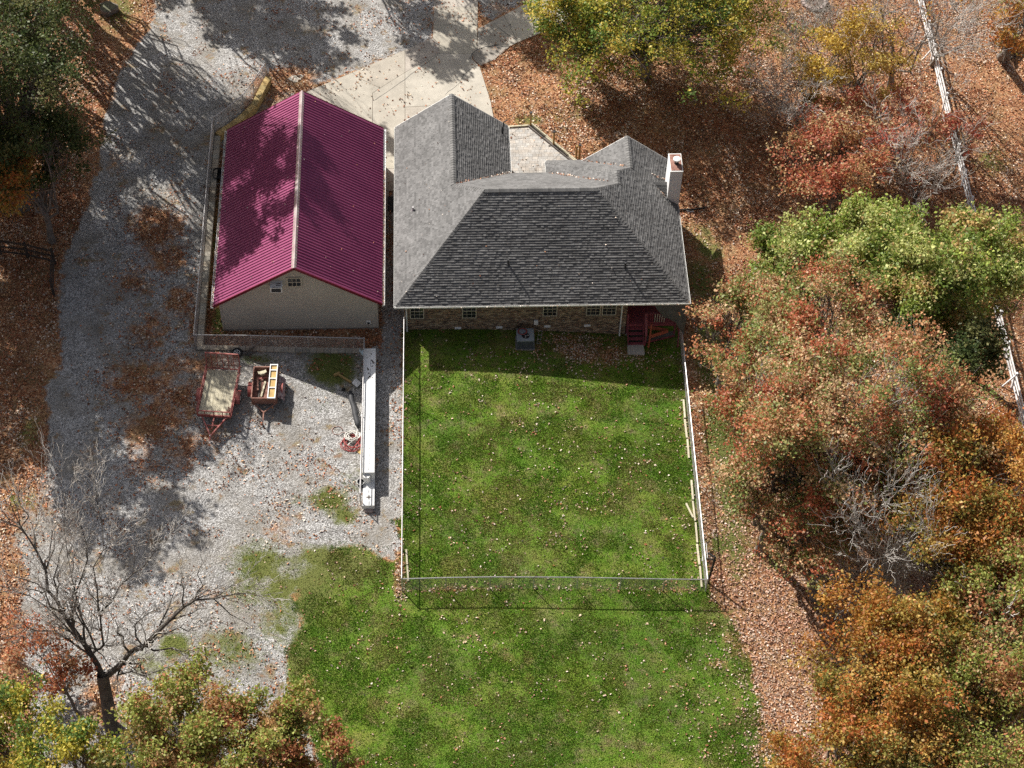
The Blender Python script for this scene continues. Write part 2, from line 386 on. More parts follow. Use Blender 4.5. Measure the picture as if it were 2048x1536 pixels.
# gravel
gcol = t.ramp(t.voro(17), [(0, (.10,.095,.09)), (.35, (.26,.25,.24)), (.65, (.44,.43,.42)), (1, (.72,.71,.70))])
gcol = t.mix(gcol, t.ramp(t.noise(38, 2, .8), [(.3, .55), (.72, 1.45)]), 1, 'MULTIPLY')
dead_ = t.ramp(t.noise(20, 4, .8), [(.3, (.15,.11,.05)), (.7, (.34,.27,.15))])
packed = t.ramp(t.noise(30, 4, .8), [(.3, (.17,.155,.13)), (.7, (.33,.30,.26))])
gcol = t.mix(gcol, packed, t.ramp(t.noise(.42, 5, .6), [(.44, 0), (.66, .8)]))
gcol = t.mix(gcol, t.ramp(t.noise(1.1, 4), [(.3, .8), (.7, 1.12)]), 1, 'MULTIPLY')
gcol = t.mix(gcol, t.mix(dead_, (.26,.13,.07), t.ramp(t.noise(2.7, 3), [(.45, 0), (.6, .8)])), t.ramp(t.noise(.85, 6, .7), [(.575, 0), (.64, .8)]))
# grass
grn = t.ramp(t.noise(.55, 5, .62), [(.28, (.155,.185,.035)), (.44, (.09,.185,.012)), (.57, (.14,.20,.026)), (.74, (.20,.20,.06))])
grn = t.mix(grn, (.23,.165,.10), t.ramp(t.noise(1.3, 7, .8), [(.50, 0), (.66, .75)]))
grn = t.mix(grn, t.ramp(t.noise(.23, 3, .5), [(.35, (.78,.82,.9)), (.5, (1,1,1)), (.68, (1.2,1.05,1.1))]), 1.0, 'MULTIPLY')
grn = t.mix(grn, t.ramp(t.noise(1.0, 4, .6, t.pos((.12, 2.3, 1))), [(.35, .9), (.65, 1.1)]), 1, 'MULTIPLY')
grn = t.mix(grn, t.ramp(t.noise(26, 4, .9), [(.32, .22), (.68, 1.75)]), 1, 'MULTIPLY')
# litter
lc = t.ramp(t.n('ShaderNodeSeparateColor').outputs[0] if False else t.voro(13, out='Color'), [(0, (.11,.045,.025)), (.3, (.26,.11,.055)), (.55, (.40,.19,.09)), (.8, (.52,.31,.17)), (1, (.66,.50,.37))])
lc = t.mix(lc, t.ramp(t.noise(30, 3, .8), [(.3, .45), (.7, 1.5)]), 1, 'MULTIPLY')
dead = t.ramp(t.noise(20, 4, .8), [(.3, (.16,.11,.05)), (.7, (.36,.27,.13))])
lc = t.mix(lc, dead, t.ramp(t.noise(.9, 4, .6), [(.48, 0), (.66, .6)]))
lc = t.mix(lc, t.ramp(t.noise(.35, 3), [(.35, .72), (.65, 1.15)]), 1, 'MULTIPLY')
weed = t.ramp(t.noise(24, 4, .8), [(.25, (.07,.09,.02)), (.75, (.20,.21,.06))])
base = t.mix(lc, grn, edge(mL))
base = t.mix(base, gcol, edge(mG))
base = t.mix(base, lc, edge(mD, .15, .55, 1.5))
base = t.mix(base, weed, edge(mX, .15, .42, 1.2))
hb = t.math('ADD', t.noise(26, 4, .8), t.voro(17, out='Distance'))
t.bump(hb, .035)
MAT['ground'] = t.color(base, .95)
me = fastmesh('ground', vs, fc, MAT['ground'])
at = me.color_attributes.new('mask', 'FLOAT_COLOR', 'POINT')
c4 = np.ones((nx*ny, 4), np.float32); c4[:,0] = gv.ravel(); c4[:,1] = lw.ravel(); c4[:,2] = np.where(gv+lw > .3, litb, lit*.0+0).ravel()
at.data.foreach_set('color', c4.ravel())
at = me.attributes.new('patch', 'FLOAT', 'POINT'); at.data.foreach_set('value', grb.ravel().astype(np.float32))
g = bpy.data.objects.new('ground', me); COL.objects.link(g); g['kind'] = 'structure'; me.polygons.foreach_set('use_smooth', [True]*len(me.polygons))

# ------------------------------------------------------------------ concrete driveway and patio
def inset(poly, d):
    c = np.mean([p[:2] for p in poly], 0); out = []
    n = len(poly)
    ar = sum(poly[i][0]*poly[(i+1)%n][1]-poly[(i+1)%n][0]*poly[i][1] for i in range(n))
    if ar < 0: poly = poly[::-1]
    for i in range(n):
        a, b, e = np.array(poly[i-1][:2]), np.array(poly[i][:2]), np.array(poly[(i+1) % n][:2])
        d1 = (b-a)/(np.linalg.norm(b-a)+1e-9); d2 = (e-b)/(np.linalg.norm(e-b)+1e-9)
        n1 = np.array([-d1[1], d1[0]]); n2 = np.array([-d2[1], d2[0]]); m = n1+n2
        m = m/max(.5, (m@m)/2); out.append(b+m*d)
    return out
drive = bpy.data.objects.new('driveway', None); COL.objects.link(drive); drive['kind'] = 'structure'
SL = [[(880,-50),(956,-50),(956,14),(868,14),(868,6)], [(868,14),(956,14),(955,50),(867,50)],
 [(867,50),(955,50),(954,108),(878,106),(878,87),(865,76)], [(956,57),(1008,30),(1036,84),(1019,93),(954,99)],
 [(1008,30),(1062,1),(1112,-25),(1160,28),(1072,70),(1036,84)], [(865,76),(878,87),(878,106),(810,145),(810,99.6)],
 [(810,99.6),(810,145),(760,176),(726,160),(704,145)], [(704,145),(726,160),(760,176),(745,186),(745,312),(600,312),(600,189)],
 [(760,176),(810,145),(810,312),(745,312),(745,186)], [(810,145),(878,106),(946,108),(944,118),(959,132),(968,160),(982,205),(990,250),(990,312),(898,312),(892,210),(810,214)],
 [(810,214),(892,210),(898,312),(810,312)], [(954,99),(1019,93),(990,118),(961,131),(946,118),(946,108)], [(745,312),(815,312),(815,337),(745,337)],
 [(745,337),(815,337),(815,364),(745,364)], [(745,364),(815,364),(815,382),(745,382)], [(745,382),(778,382),(778,432),(745,432)]]
for i, q in enumerate(SL):
    pp = inset([P(*s, .05) for s in q], .012); k = .93+.14*random.random()
    if i == 11: k = .72
    tone = (k, k*(.98+.03*random.random()), k*(.96+.05*random.random()))
    c = np.mean(pp, 0); MB().prism(pp, -.06, .05+.004*random.random(), 0, tone).build('concrete_slab', MAT['concrete'], drive, loc=(c[0], c[1], 0))
# cracks and joints: thin dark strips lying just on the slabs
ck = MB()
def crack(pts, w=.02):
    q = []
    for a, b in zip(pts[:-1], pts[1:]):
        for k in range(4): q.append([a[0]+(b[0]-a[0])*k/4+random.uniform(-1, 1), a[1]+(b[1]-a[1])*k/4+random.uniform(-1, 1)])
    q.append(list(pts[-1])); w3 = [P(*s, .058) for s in q]
    for a, b in zip(w3[:-1], w3[1:]): ck.beam(a, b, w*(.6+.7*random.random()), .004)
crack([(940,0),(943,30),(948,50)]); crack([(955,70),(965,88),(975,95),(1000,88)]); crack([(954,99),(944,108),(940,118)], .05); crack([(954,99),(985,90),(1015,93)], .04)
crack([(880,106),(840,135),(800,165),(750,200)]); crack([(990,50),(1025,75)]); crack([(955,130),(930,145),(920,165),(890,190)]); crack([(1013,55),(1020,48),(1024,56)])
ck.build('crack', MAT['dark'], drive)
for (px, py, rx, ry) in ((590,158,14,9), (600,153,8,5)):
    c = PG(px, py); pp = [(c[0]+rx/34*math.cos(a)*random.uniform(.7,1.1), c[1]+ry/27*math.sin(a)*random.uniform(.7,1.1)) for a in np.linspace(0, 6.28, 12)[:-1]]
    MB().prism(pp, -.02, .03, 0, (1.1,1.12,1.12)).build('concrete_patch', MAT['concrete'], drive)

patio = bpy.data.objects.new('patio', None); COL.objects.link(patio); patio['kind'] = 'structure'
PAT = pxpoly([(1000,257),(1056,254),(1146,330),(1130,352),(1010,352),(1000,300)])
MB().prism([(p[0], p[1]) for p in PAT], -.08, .02).build('bedding', MAT['mortar'], patio)
def clip(subj, x0, x1, y0, y1):
    def half(pl, f, g):
        out = []
        for i in range(len(pl)):
            a, b = pl[i-1], pl[i]; fa, fb = f(a), f(b)
            if fa >= 0: 
                if fb < 0: t_ = fa/(fa-fb); out.append((a[0]+(b[0]-a[0])*t_, a[1]+(b[1]-a[1])*t_))
                else: pass
            if fa < 0 and fb >= 0: t_ = fa/(fa-fb); out.append((a[0]+(b[0]-a[0])*t_, a[1]+(b[1]-a[1])*t_))
            if fb >= 0: out.append(b)
        return out
    for f in (lambda p: p[0]-x0, lambda p: x1-p[0], lambda p: p[1]-y0, lambda p: y1-p[1]):
        subj = half(subj, f, None)
        if len(subj) < 3: return []
    return subj
ps = .235; n_p = 0; patp = [(p[0], p[1]) for p in PAT]
xs0 = min(p[0] for p in patp); ys0 = min(p[1] for p in patp)
rest = MB(); j = 0; y = ys0
while y < max(p[1] for p in patp):
    hh = ps if j % 3 else ps*.62; x = xs0-random.random()*.3
    while x < max(p[0] for p in patp):
        ww = random.choice([.235, .235, .36, .16]); cl = clip(patp, x+.005, x+ww-.005, y+.005, y+hh-.005)
        if len(cl) >= 3:
            k = random.uniform(.84, 1.12); wq = random.uniform(-.03, .05); tone = (k+wq, k, k-wq)
            z1 = .045+.006*random.random(); c = np.mean(cl, 0)
            if n_p < 290: MB().prism(cl, .02, z1, 0, tone).build('paver', MAT['paver'], patio, loc=(c[0], c[1], .02)); n_p += 1
            else: rest.prism(cl, .02, z1, 0, tone)
        x += ww
    y += hh; j += 1
if rest.v: tag(rest.build('paver_field', MAT['paver'], patio), kind='stuff')

# ------------------------------------------------------------------ the house
W, ZH, SP = 16.97, 2.69, .784
house = empty('brick_house', (8, 6, 0), 'one-storey brick house with a steep grey shingle roof of several ridges and a white chimney', 'house')
RX1, RX2, RY = 5.24, 11.73, 5.24
def zW(x, x0=0): return ZH+SP*(x-x0)
FACES = {  # name: (poly xy, function z, upslope dir)
 'south': ([(0,0),(W,0),(RX2,RY),(RX1,RY)], lambda x,y: ZH+SP*y, (0,1)),
 'west': ([(0,0),(RX1,RY),(3.475,7.005),(3.475,14.65),(0,14.65)], lambda x,y: ZH+SP*x, (1,0)),
 'lefteast': ([(3.475,14.65),(3.475,7.005),(6.95,10.48),(6.95,14.65)], lambda x,y: ZH+SP*(6.95-x), (-1,0)),
 'north': ([(RX1,RY),(3.475,7.005),(6.95,10.48),(9.27,10.48),(13.12,6.63),(RX2,RY)], lambda x,y: ZH+SP*(10.48-y), (0,-1)),
 'midwest': ([(9.27,10.48),(9.27,11.55),(13.12,7.7),(13.12,6.63)], lambda x,y: ZH+SP*(x-9.27), (1,0)),
 'midnorth': ([(9.27,11.55),(13.12,7.7),(14.06,8.64),(11.40,11.3),(11.40,11.55)], lambda x,y: ZH+SP*(11.55-y), (0,-1)),
 'rightwest': ([(11.40,11.3),(14.06,8.64),(14.06,11.3)], lambda x,y: ZH+SP*(x-11.15), (1,0)),
 'east': ([(W,0),(RX2,RY),(13.12,6.63),(13.12,7.7),(14.06,8.64),(14.06,11.3),(W,11.3)], lambda x,y: ZH+SP*(W-x), (-1,0))}
roof = bpy.data.objects.new('roof', None); COL.objects.link(roof); roof.parent = house
deck = MB()
for nm, (pl, zf, d) in FACES.items():
    n = len(pl); top = [(x, y, zf(x, y)) for x, y in pl]; bot = [(x, y, z-.12) for x, y, z in top]
    deck.add(top+bot, [tuple(range(n)), tuple(range(n, 2*n))[::-1]]+[(i, n+i, n+(i+1) % n, (i+1) % n) for i in range(n)])
deck.build('roof_deck', MAT['underlay'], roof)
CO = math.cos(math.atan(SP)); EXPO = .149
stuff = MB(); n_sh = 0; shm = {}
for nm, (pl, zf, d) in FACES.items():
    d = np.array(d, float); e = np.array([-d[1], d[0]])
    st = [(float(np.dot(q, e)), float(np.dot(q, d))/CO) for q in pl]
    t0 = min(q[1] for q in st); t1 = max(q[1] for q in st); s0 = min(q[0] for q in st); s1 = max(q[0] for q in st)
    k = 0; tt = t0-.03
    # eave overhang: extend lowest edge slightly
    st2 = [(a, b-.03) if abs(b-t0) < 1e-6 else (a, b) for a, b in st]
    row = 0
    while tt < t1:
        s = s0-random.random()*.3
        rowk = random.uniform(.94, 1.05)
        while s < s1:
            w = random.choice([.12, .16, .20, .24, .28]); cl = clip(st2, s+.002, s+w-.002, tt, min(tt+EXPO+.004, t1))
            if len(cl) >= 3:
                th = random.choice([.034, .042, .052]); kk = rowk*random.choice([.76, .87, .95, 1.0, 1.07, 1.18]); tone = (kk, kk, kk*1.01)
                def w3(q, h):
                    xy = d*(q[1]*CO)+e*q[0]; z = zf(xy[0], xy[1]); return (xy[0]-d[0]*h*.6, xy[1]-d[1]*h*.6, z+h*.78)
                top = [w3(q, .006+th*(1-(q[1]-tt)/EXPO*.9)) for q in cl]; n = len(cl)
                bt = [w3(q, .002) for q in cl]
                area = sum(cl[i][0]*cl[(i+1)%n][1]-cl[(i+1)%n][0]*cl[i][1] for i in range(n))
                order = list(range(n)) if area > 0 else list(range(n))[::-1]
                if d[0]*e[1]-d[1]*e[0] > 0: order = order[::-1]
                fs = [tuple(order)]+[(i, (i+1) % n, n+(i+1) % n, n+i) for i in range(n)]
                if nm == 'south' and n_sh < 300 and n == 4 and row < 6:
                    m_ = MB().add(top+bt, fs, 0, tone); c = np.mean(top, 0)
                    m_.build('shingle', MAT['shingle'], roof, loc=tuple(c)); n_sh += 1
                else: stuff.add(top+bt, fs, 0, tone)
            s += w
        tt += EXPO; row += 1
tag(stuff.build('shingle_field', MAT['shingle'], roof), kind='stuff')
# ridge and hip caps
cap = MB()
def capline(a, b, w=.17):
    a = np.array(a, float); b = np.array(b, float); L = np.linalg.norm(b-a); n = max(1, int(L/.2)); d = (b-a)/L
    sd = np.cross(d, (0,0,1.)); sd /= np.linalg.norm(sd)
    for i in range(n):
        p = a+(b-a)*i/n; q = a+(b-a)*(i+1.12)/n; k = random.uniform(.8, 1.2); up1 = np.array((0,0,.055)); up0 = np.array((0,0,.03))
        dr = np.array((0,0,-.07))
        vs_ = [p-sd*w+dr+up1*.5, p+up1, p+sd*w+dr+up1*.5, q-sd*w+dr+up0*.5, q+up0, q+sd*w+dr+up0*.5, p-sd*w+dr, p+sd*w+dr]
        cap.add(vs_, [(0,3,4,1),(1,4,5,2),(0,1,6),(1,2,7),(6,1,7)], 0, (k,k,k))
zr = lambda h: ZH+SP*h
R1 = (RX1,RY,zr(RY)); R2 = (RX2,RY,zr(RY))
for a, b in (((0,0,ZH),R1), ((W,0,ZH),R2), (R1,(3.475,7.005,zr(3.475))), (R2,(13.12,6.63,zr(3.85))), ((9.27,11.55,ZH),(13.12,7.7,zr(3.85))), ((14.06,8.64,zr(2.91)),(13.12,7.7,zr(3.85))),
             (R1,R2), ((3.475,7.005,zr(3.475)),(3.475,14.68,zr(3.475))), ((13.12,6.63,zr(3.85)),(13.12,7.7,zr(3.85))), ((14.06,8.64,zr(2.91)),(14.06,11.33,zr(2.91)))):
    capline(a, b)
tag(cap.build('ridge_cap', MAT['shingle'], roof), kind='stuff')
# fascia + gutters
def gutter(x0, y0, x1, y1):
    m = MB()
    dx, dy = x1-x0, y1-y0; L = math.hypot(dx, dy); nx_, ny_ = dy/L, -dx/L
    m.beam((x0+nx_*.06, y0+ny_*.06, ZH-.10), (x1+nx_*.06, y1+ny_*.06, ZH-.10), .10, .015)
    m.beam((x0+nx_*.11, y0+ny_*.11, ZH-.045), (x1+nx_*.11, y1+ny_*.11, ZH-.045), .014, .11)
    m.beam((x0+nx_*.0, y0+ny_*.0, ZH-.08), (x1+nx_*.0, y1+ny_*.0, ZH-.08), .02, .16); m.build('gutter', MAT['white'], house)
for s_ in ((-.1,0,W+.1,0), (W,-.1,W,7.7), (W,9.25,W,11.3), (0,14.65,0,-.1), (6.95,10.5,6.95,14.65), (9.27,11.65,9.27,10.5)): gutter(*s_)
fas = None
rk = MB()
for x0, x1, y in ((0, 6.95, 14.65), (11.15, W, 11.3)):
    xm = (x0+x1)/2; z = zr((x1-x0)/2)
    rk.beam((x0, y+.02, ZH-.05), (xm, y+.02, z-.05), .03, .14); rk.beam((x1, y+.02, ZH-.05), (xm, y+.02, z-.05), .03, .14)
rk.build('rake_board', MAT['white'], house)
# walls
t = NT('brick_wall'); bt = t.n('ShaderNodeTexBrick'); mp = t.n('ShaderNodeMapping'); g_ = t.n('ShaderNodeNewGeometry')
cmb = t.n('ShaderNodeCombineXYZ'); sp_ = t.n('ShaderNodeSeparateXYZ'); t.l(g_.outputs[0], sp_.inputs[0])
t.l(t.math('ADD', sp_.outputs[0], sp_.outputs[1]), cmb.inputs[0]); t.l(sp_.outputs[2], cmb.inputs[1]); t.l(cmb.outputs[0], bt.inputs['Vector'])
bt.inputs['Scale'].default_value = 1; bt.inputs['Brick Width'].default_value = .21; bt.inputs['Row Height'].default_value = .075; bt.inputs['Mortar Size'].default_value = .006
bt.inputs['Color1'].default_value = (.24,.15,.11,1); bt.inputs['Color2'].default_value = (.15,.10,.08,1); bt.inputs['Mortar'].default_value = (.27,.25,.22,1)
MAT['brickwall'] = t.color(bt.outputs[0], .9)
wl_ = MB(); zb = -1.6
def wallbox(x0, y0, x1, y1, z1=ZH-.02): wl_.box(x0, y0, zb, x1, y1, z1)
wallbox(.45, .47, 13.5, .67); wallbox(.45, .67, .65, 14.3); wallbox(.65, 14.1, 6.5, 14.3); wallbox(6.3, 10.1, 6.5, 14.1); wallbox(6.5, 10.1, 9.7, 10.3)
wallbox(9.7, 10.1, 9.9, 11.1); wallbox(9.9, 10.9, 16.5, 11.1); wallbox(16.3, 2.9, 16.5, 10.9); wallbox(13.3, .67, 13.5, 2.9); wallbox(13.5, 2.7, 16.3, 2.9)
for x0, x1, y in ((.45, 6.5, 14.3), (11.5, 16.5, 11.1)):
    xm = (x0+x1)/2; z1 = ZH-.02; zt = ZH+SP*((x1-x0)/2)
    wl_.add([(x0,y,z1),(x1,y,z1),(xm,y,zt),(x0,y-.2,z1),(x1,y-.2,z1),(xm,y-.2,zt)], [(0,2,1),(3,4,5),(0,1,4,3),(1,2,5,4),(2,0,3,5)])
walls = wl_.build('wall', MAT['brickwall'], house)
MB().box(13.5,.1,ZH-.16,16.9,2.7,ZH-.13).box(.1,.1,ZH-.16,13.5,.47,ZH-.13).build('soffit', MAT['frame'], house)
# windows on the south wall (pixel extents read off the photograph, put on the wall plane)
YW = .47
WIN = []
for (pa, pb, psill) in ((820,848.5,637), (924,953,636), (1085,1114,632), (1171.5,1200.5,630.5), (1203,1232,630)):
    a = PY(pa, psill, YW-.02); b = PY(pb, psill, YW-.02); z0 = a[2]; WIN.append((a[0], b[0], z0, z0+1.25))
for wi, (x0, x1, z0, z1) in enumerate(WIN):
    w_ = MB(); fw_ = .055; y0, y1 = YW-.055, YW+.02
    w_.box(x0, y0, z0, x1, y1, z0+fw_).box(x0, y0, z1-fw_, x1, y1, z1).box(x0, y0, z0+fw_, x0+fw_, y1, z1-fw_).box(x1-fw_, y0, z0+fw_, x1, y1, z1-fw_)
    zm = (z0+z1)/2+.02; w_.box(x0+fw_, y0+.004, zm-.025, x1-fw_, y1, zm+.025)
    for i in (1, 2): xm = x0+(x1-x0)*i/3; w_.box(xm-.010, y0+.012, z0+fw_, xm+.010, y1, zm-.025); w_.box(xm-.010, y0+.012, zm+.025, xm+.010, y1, z1-fw_)
    for zz in ((z0+fw_+zm)/2, (z1-fw_+zm)/2): w_.box(x0+fw_, y0+.014, zz-.010, x1-fw_, y1, zz+.010)
    wo = w_.build('window', MAT['frame'], house)
    MB().box(x0+fw_, YW-.025, z0+fw_, x1-fw_, YW-.012, z1-fw_).build('pane', MAT['glass'], wo)
    s_ = MB(); nb = 9
    for i in range(nb): xa = x0-.04+(x1-x0+.08)*i/nb; s_.box(xa+.004, YW-.075, z0-.15, xa+(x1-x0+.08)/nb-.006, YW+.01, z0-.012, 0, (.75+.3*random.random(),)*3)
    s_.build('brick_sill', MAT['brick'], wo)
# individual bricks of the south wall
br = MB(); z = -1.0; r = 0
BRC = [(1.0,.95,.9), (.55,.5,.5), (1.35,1.3,1.2), (.8,.75,.75), (1.2,1.0,.85), (.4,.38,.4), (1.7,1.75,1.7), (1.1,1.1,1.05)]
while z < ZH-.25:
    x = .45 - (.1 if r % 2 else 0)
    while x < 13.48:
        xa, xb = max(x, .45), min(x+.2, 13.5)
        if xb-xa > .03 and xb > .45:
            blocked = any(xa < b-.0 and xb > a+.0 and z+.065 > c-.15 and z < d_ for a, b, c, d_ in WIN)
            if not blocked: br.box(xa+.004, YW-.022-.006*random.random(), z, xb-.006, YW+.005, z+.062, 0, random.choice(BRC))
        x += .21
    z += .075; r += 1
z = -1.0; r = 0
while z < ZH-.25:   # return wall beside the back porch
    y = .47+(.1 if r % 2 else 0)
    while y < 2.7: br.box(13.49, y+.004, z, 13.522, min(y+.2, 2.7)-.006, z+.062, 0, random.choice(BRC)); y += .21
    z += .075; r += 1
tag(br.build('brickwork', MAT['brick'], house), kind='stuff')
for (px, py) in ((916,656), (998.5,654.5), (1094.5,652.5), (1174.5,651)):
    a = PY(px, py, YW-.03); v_ = MB(); v_.box(a[0]-.19, YW-.05, a[2]-.09, a[0]+.19, YW-.02, a[2]+.09)
    for k in range(4): v_.box(a[0]-.16, YW-.065, a[2]-.07+k*.04, a[0]+.16, YW-.05, a[2]-.055+k*.04)
    v_.build('foundation_vent', MAT['fencewhite'], house)
a = PY(1072, 644, YW-.05); MB().box(a[0]-.12, YW-.13, a[2]-.17, a[0]+.12, YW-.02, a[2]+.17).build('meter_box', MAT['fencewhite'], house)
a = PY(1127, 640, YW-.05); MB().tube([(a[0], YW-.02, a[2]), (a[0], YW-.1, a[2])], .03, 6).build('spigot', MAT['galv'], house)
for px, py in ((1242, 640), (813.5, 640)):
    x = PY(px, py, YW-.08)[0]; gz = float(H(x, .3))
    MB().tube([(x, -.04, ZH-.1), (x, -.02, ZH-.22), (x, YW-.09, ZH-.5), (x, YW-.09, gz+.12), (x, YW-.22, gz+.05)], .045, 4).build('downpipe', MAT['white'], house)
# plumbing vents on the roof
def roofz(x, y, f): return FACES[f][1](x, y)
for (px, py, f, h) in ((1016, 529, 'south', .42), (1250, 535, 'south', .42), (826, 421, 'west', .30)):
    z = 4.5
    for _ in range(20): q = P(px, py, z); z = roofz(q[0], q[1], f)
    m_ = MB(); m_.cyl((q[0], q[1], z-.05), .055, h+.05, 10, 0); m_.cyl((q[0], q[1], z), .11, .08, 10, 0, .06)
    m_.build('vent_pipe', MAT['galv'] if f == 'west' else MAT['dark'], roof)
z = 3.6
for _ in range(20): q = P(1005, 268, z); z = roofz(q[0], q[1], 'lefteast')
MB().tube([(q[0], q[1], z-.05), (q[0], q[1], z+.55), (q[0]+.08, q[1]+.1, z+.95), (q[0]+.3, q[1]+.2, z+1.0)], .04, 6).build('antenna_mast', MAT['black'], roof)
# chimney
ch = MB(); CX0, CX1, CY0, CY1, CZ = 16.35, 17.08, 7.75, 9.2, 5.55
chb = MB().box(CX0, CY0, -1.4, CX1, CY1, CZ-.02).build('chimney', MAT['chimsiding'], house)
for k in range(22):
    z = CZ-.12-k*.15
    m_ = MB(); e_ = .014
    for (x0, y0, x1, y1, nx_, ny_) in ((CX0, CY0, CX1, CY0, 0, -1), (CX1, CY0, CX1, CY1, 1, 0), (CX0, CY1, CX0, CY0, -1, 0), (CX1, CY1, CX0, CY1, 0, 1)):
        m_.add([(x0+nx_*e_, y0+ny_*e_, z-.15), (x1+nx_*e_, y1+ny_*e_, z-.15), (x1+nx_*.003, y1+ny_*.003, z), (x0+nx_*.003, y0+ny_*.003, z),
                (x0, y0, z-.15), (x1, y1, z-.15)], [(0,1,2,3), (4,5,1,0)])
    m_.build('siding_board', MAT['chimsiding'], chb)
MB().box(CX0-.02, CY0-.02, CZ-.1, CX1+.02, CY1+.02, CZ).build('chimney_trim', MAT['white'], chb)
MB().box(CX0+.04, CY0+.05, CZ, CX1-.03, CY1-.05, CZ+.02).build('chimney_cap', MAT['rust'], chb)
m_ = MB(); m_.cyl((16.75, 8.38, CZ+.02), .13, .3, 16); m_.build('flue', MAT['dark'], chb)
m_ = MB(); m_.cyl((16.75, 8.38, CZ+.3), .21, .12, 18, 0, .21); m_.cyl((16.75, 8.38, CZ+.42), .22, .05, 18, 0, .05); m_.build('flue_cap', MAT['white'], chb)
# cricket behind chimney
cyr = (CY0+CY1)/2; zc = ZH+SP*(W-15.45); cr = MB()
zl = ZH+SP*(W-CX0)
pA = (15.45, cyr, zc+.02); pB = (CX0, cyr, zc+.02); pS = (CX0, CY0+.02, zl+.03); pN = (CX0, CY1-.02, zl+.03)
cr.add([pA, pB, pS, pN], [(0,2,1), (0,1,3)], 0, (.8,.8,.8))
for k in range(5):
    f0, f1 = k/5, (k+1)/5
    def lp(a, b, t_): return tuple(a[i]+(b[i]-a[i])*t_ for i in range(3))
    a0, b0 = lp(pS, pA, f0), lp(pS, pB, f0); a1, b1 = lp(pS, pA, f1), lp(pS, pB, f1)
    if k: cr.add([(a0[0], a0[1]-.01, a0[2]+.03), (b0[0], b0[1]-.01, b0[2]+.03), (b1[0], b1[1], b1[2]+.008), (a1[0], a1[1], a1[2]+.008), a0, b0], [(0,1,2,3), (4,5,1,0)], 0, (1,1,1))
cr.build('cricket', MAT['shingle'], roof)

# ------------------------------------------------------------------ the garage
GX0, GX1, GY0, GY1, GZE, GZR = -10.50, -0.78, .27, 14.59, 2.60, 5.82
GXM = (GX0+GX1)/2; GS = (GZR-GZE)/(GXM-GX0)
gar = empty('garage', (GXM, 7.4, 0), 'long tan-sided garage under a ribbed red metal gable roof', 'garage')
w_ = MB(); xa, xb, ya, yb = GX0+.33, GX1-.33, .62, 14.25; ze = GZE+.05
w_.add([(xa,ya,-.2),(xb,ya,-.2),(xb,yb,-.2),(xa,yb,-.2),(xa,ya,ze),(xb,ya,ze),(xb,yb,ze),(xa,yb,ze),(GXM,ya,GZR-.16),(GXM,yb,GZR-.16)],
       [(0,3,2,1),(0,1,5,8,4),(2,3,7,9,6),(1,2,6,5),(3,0,4,7)])
gw = w_.build('wall', MAT['siding'], gar)
MB().box(xa-.04, ya-.05, -.25, xb+.04, yb+.05, .12).build('foundation', MAT['mortar'], gar)
z = .12
while z < GZR-.3:    # lap siding, one board at a time on the gable that faces the yard
    zt = min(z+.19, GZR-.2)
    def hx(zz): return (xb-xa)/2 if zz < ze else max(.02, (GZR-.16-zz)/GS)
    a0, a1 = hx(z), hx(zt); m_ = MB(); y0 = ya-.030; y1 = ya-.010
    m_.add([(GXM-a0,y0,z),(GXM+a0,y0,z),(GXM+a1,y1,zt),(GXM-a1,y1,zt),(GXM-a0,ya,z),(GXM+a0,ya,z),(GXM+a1,ya,zt),(GXM-a1,ya,zt)],
           [(0,1,2,3),(4,5,1,0),(1,5,6,2),(2,6,7,3),(3,7,4,0)])
    m_.build('siding_board', MAT['siding'], gw); z += .19
for x in (xa+.03, xb-.03): MB().box(x-.06, ya-.045, .1, x+.06, ya-.031, GZE-.05).build('corner_trim', MAT['siding'], gar)
groof = bpy.data.objects.new('roof', None); COL.objects.link(groof); groof.parent = gar
NP = 16; pw = (GY1-GY0)/NP
def panel_mesh(sgn):
    m_ = MB(); x0 = GXM+sgn*.0; x1 = GX1 if sgn > 0 else GX0; z0, z1 = GZR, GZE
    # profile along y with four ribs
    prof = []
    for r in range(4):
        y = pw*(r+.12)/4
        prof += [(y-.034, .0), (y-.014, .055), (y+.018, .055), (y+.026, .0)]
    prof = [(0, 0)]+prof+[(pw, 0)]
    vs_ = [(0, y, h) for y, h in prof]+[(x1-x0, y, h+(z1-z0)) for y, h in prof]; n = len(prof)
    m_.add(vs_, [(i, i+1, n+i+1, n+i) if sgn < 0 else (i, n+i, n+i+1, i+1) for i in range(n-1)])
    lo = [(0, 0, -.02), (0, pw, -.02), (x1-x0, pw, z1-z0-.02), (x1-x0, 0, z1-z0-.02)]
    m_.add(lo, [(0,1,2,3) if sgn > 0 else (3,2,1,0)])
    m_.add([vs_[n], vs_[2*n-1], lo[2], lo[3]], [(0,1,2,3)])
    return m_.mesh('metal_panel', MAT['redmetal'])
for sgn in (-1, 1):
    pm = panel_mesh(sgn)
    for i in range(NP): inst('metal_panel', pm, (GXM-gar.location.x, GY0+pw*i-gar.location.y, GZR+.02), groof)
m_ = MB()
for a, b in (((GX0+.02, GZE-.02), (GXM, GZR-.02)), ((GXM, GZR-.02), (GX1-.02, GZE-.02))):
    m_.add([(a[0],GY0+.02,a[1]-.1),(b[0],GY0+.02,b[1]-.1),(b[0],GY0+.02,b[1]),(a[0],GY0+.02,a[1]),(a[0],GY1-.02,a[1]-.1),(b[0],GY1-.02,b[1]-.1),(b[0],GY1-.02,b[1]),(a[0],GY1-.02,a[1])],
      [(0,1,2,3),(7,6,5,4),(0,4,5,1),(3,2,6,7),(0,3,7,4),(1,5,6,2)])
m_.build('roof_deck', MAT['redtrim'], groof)
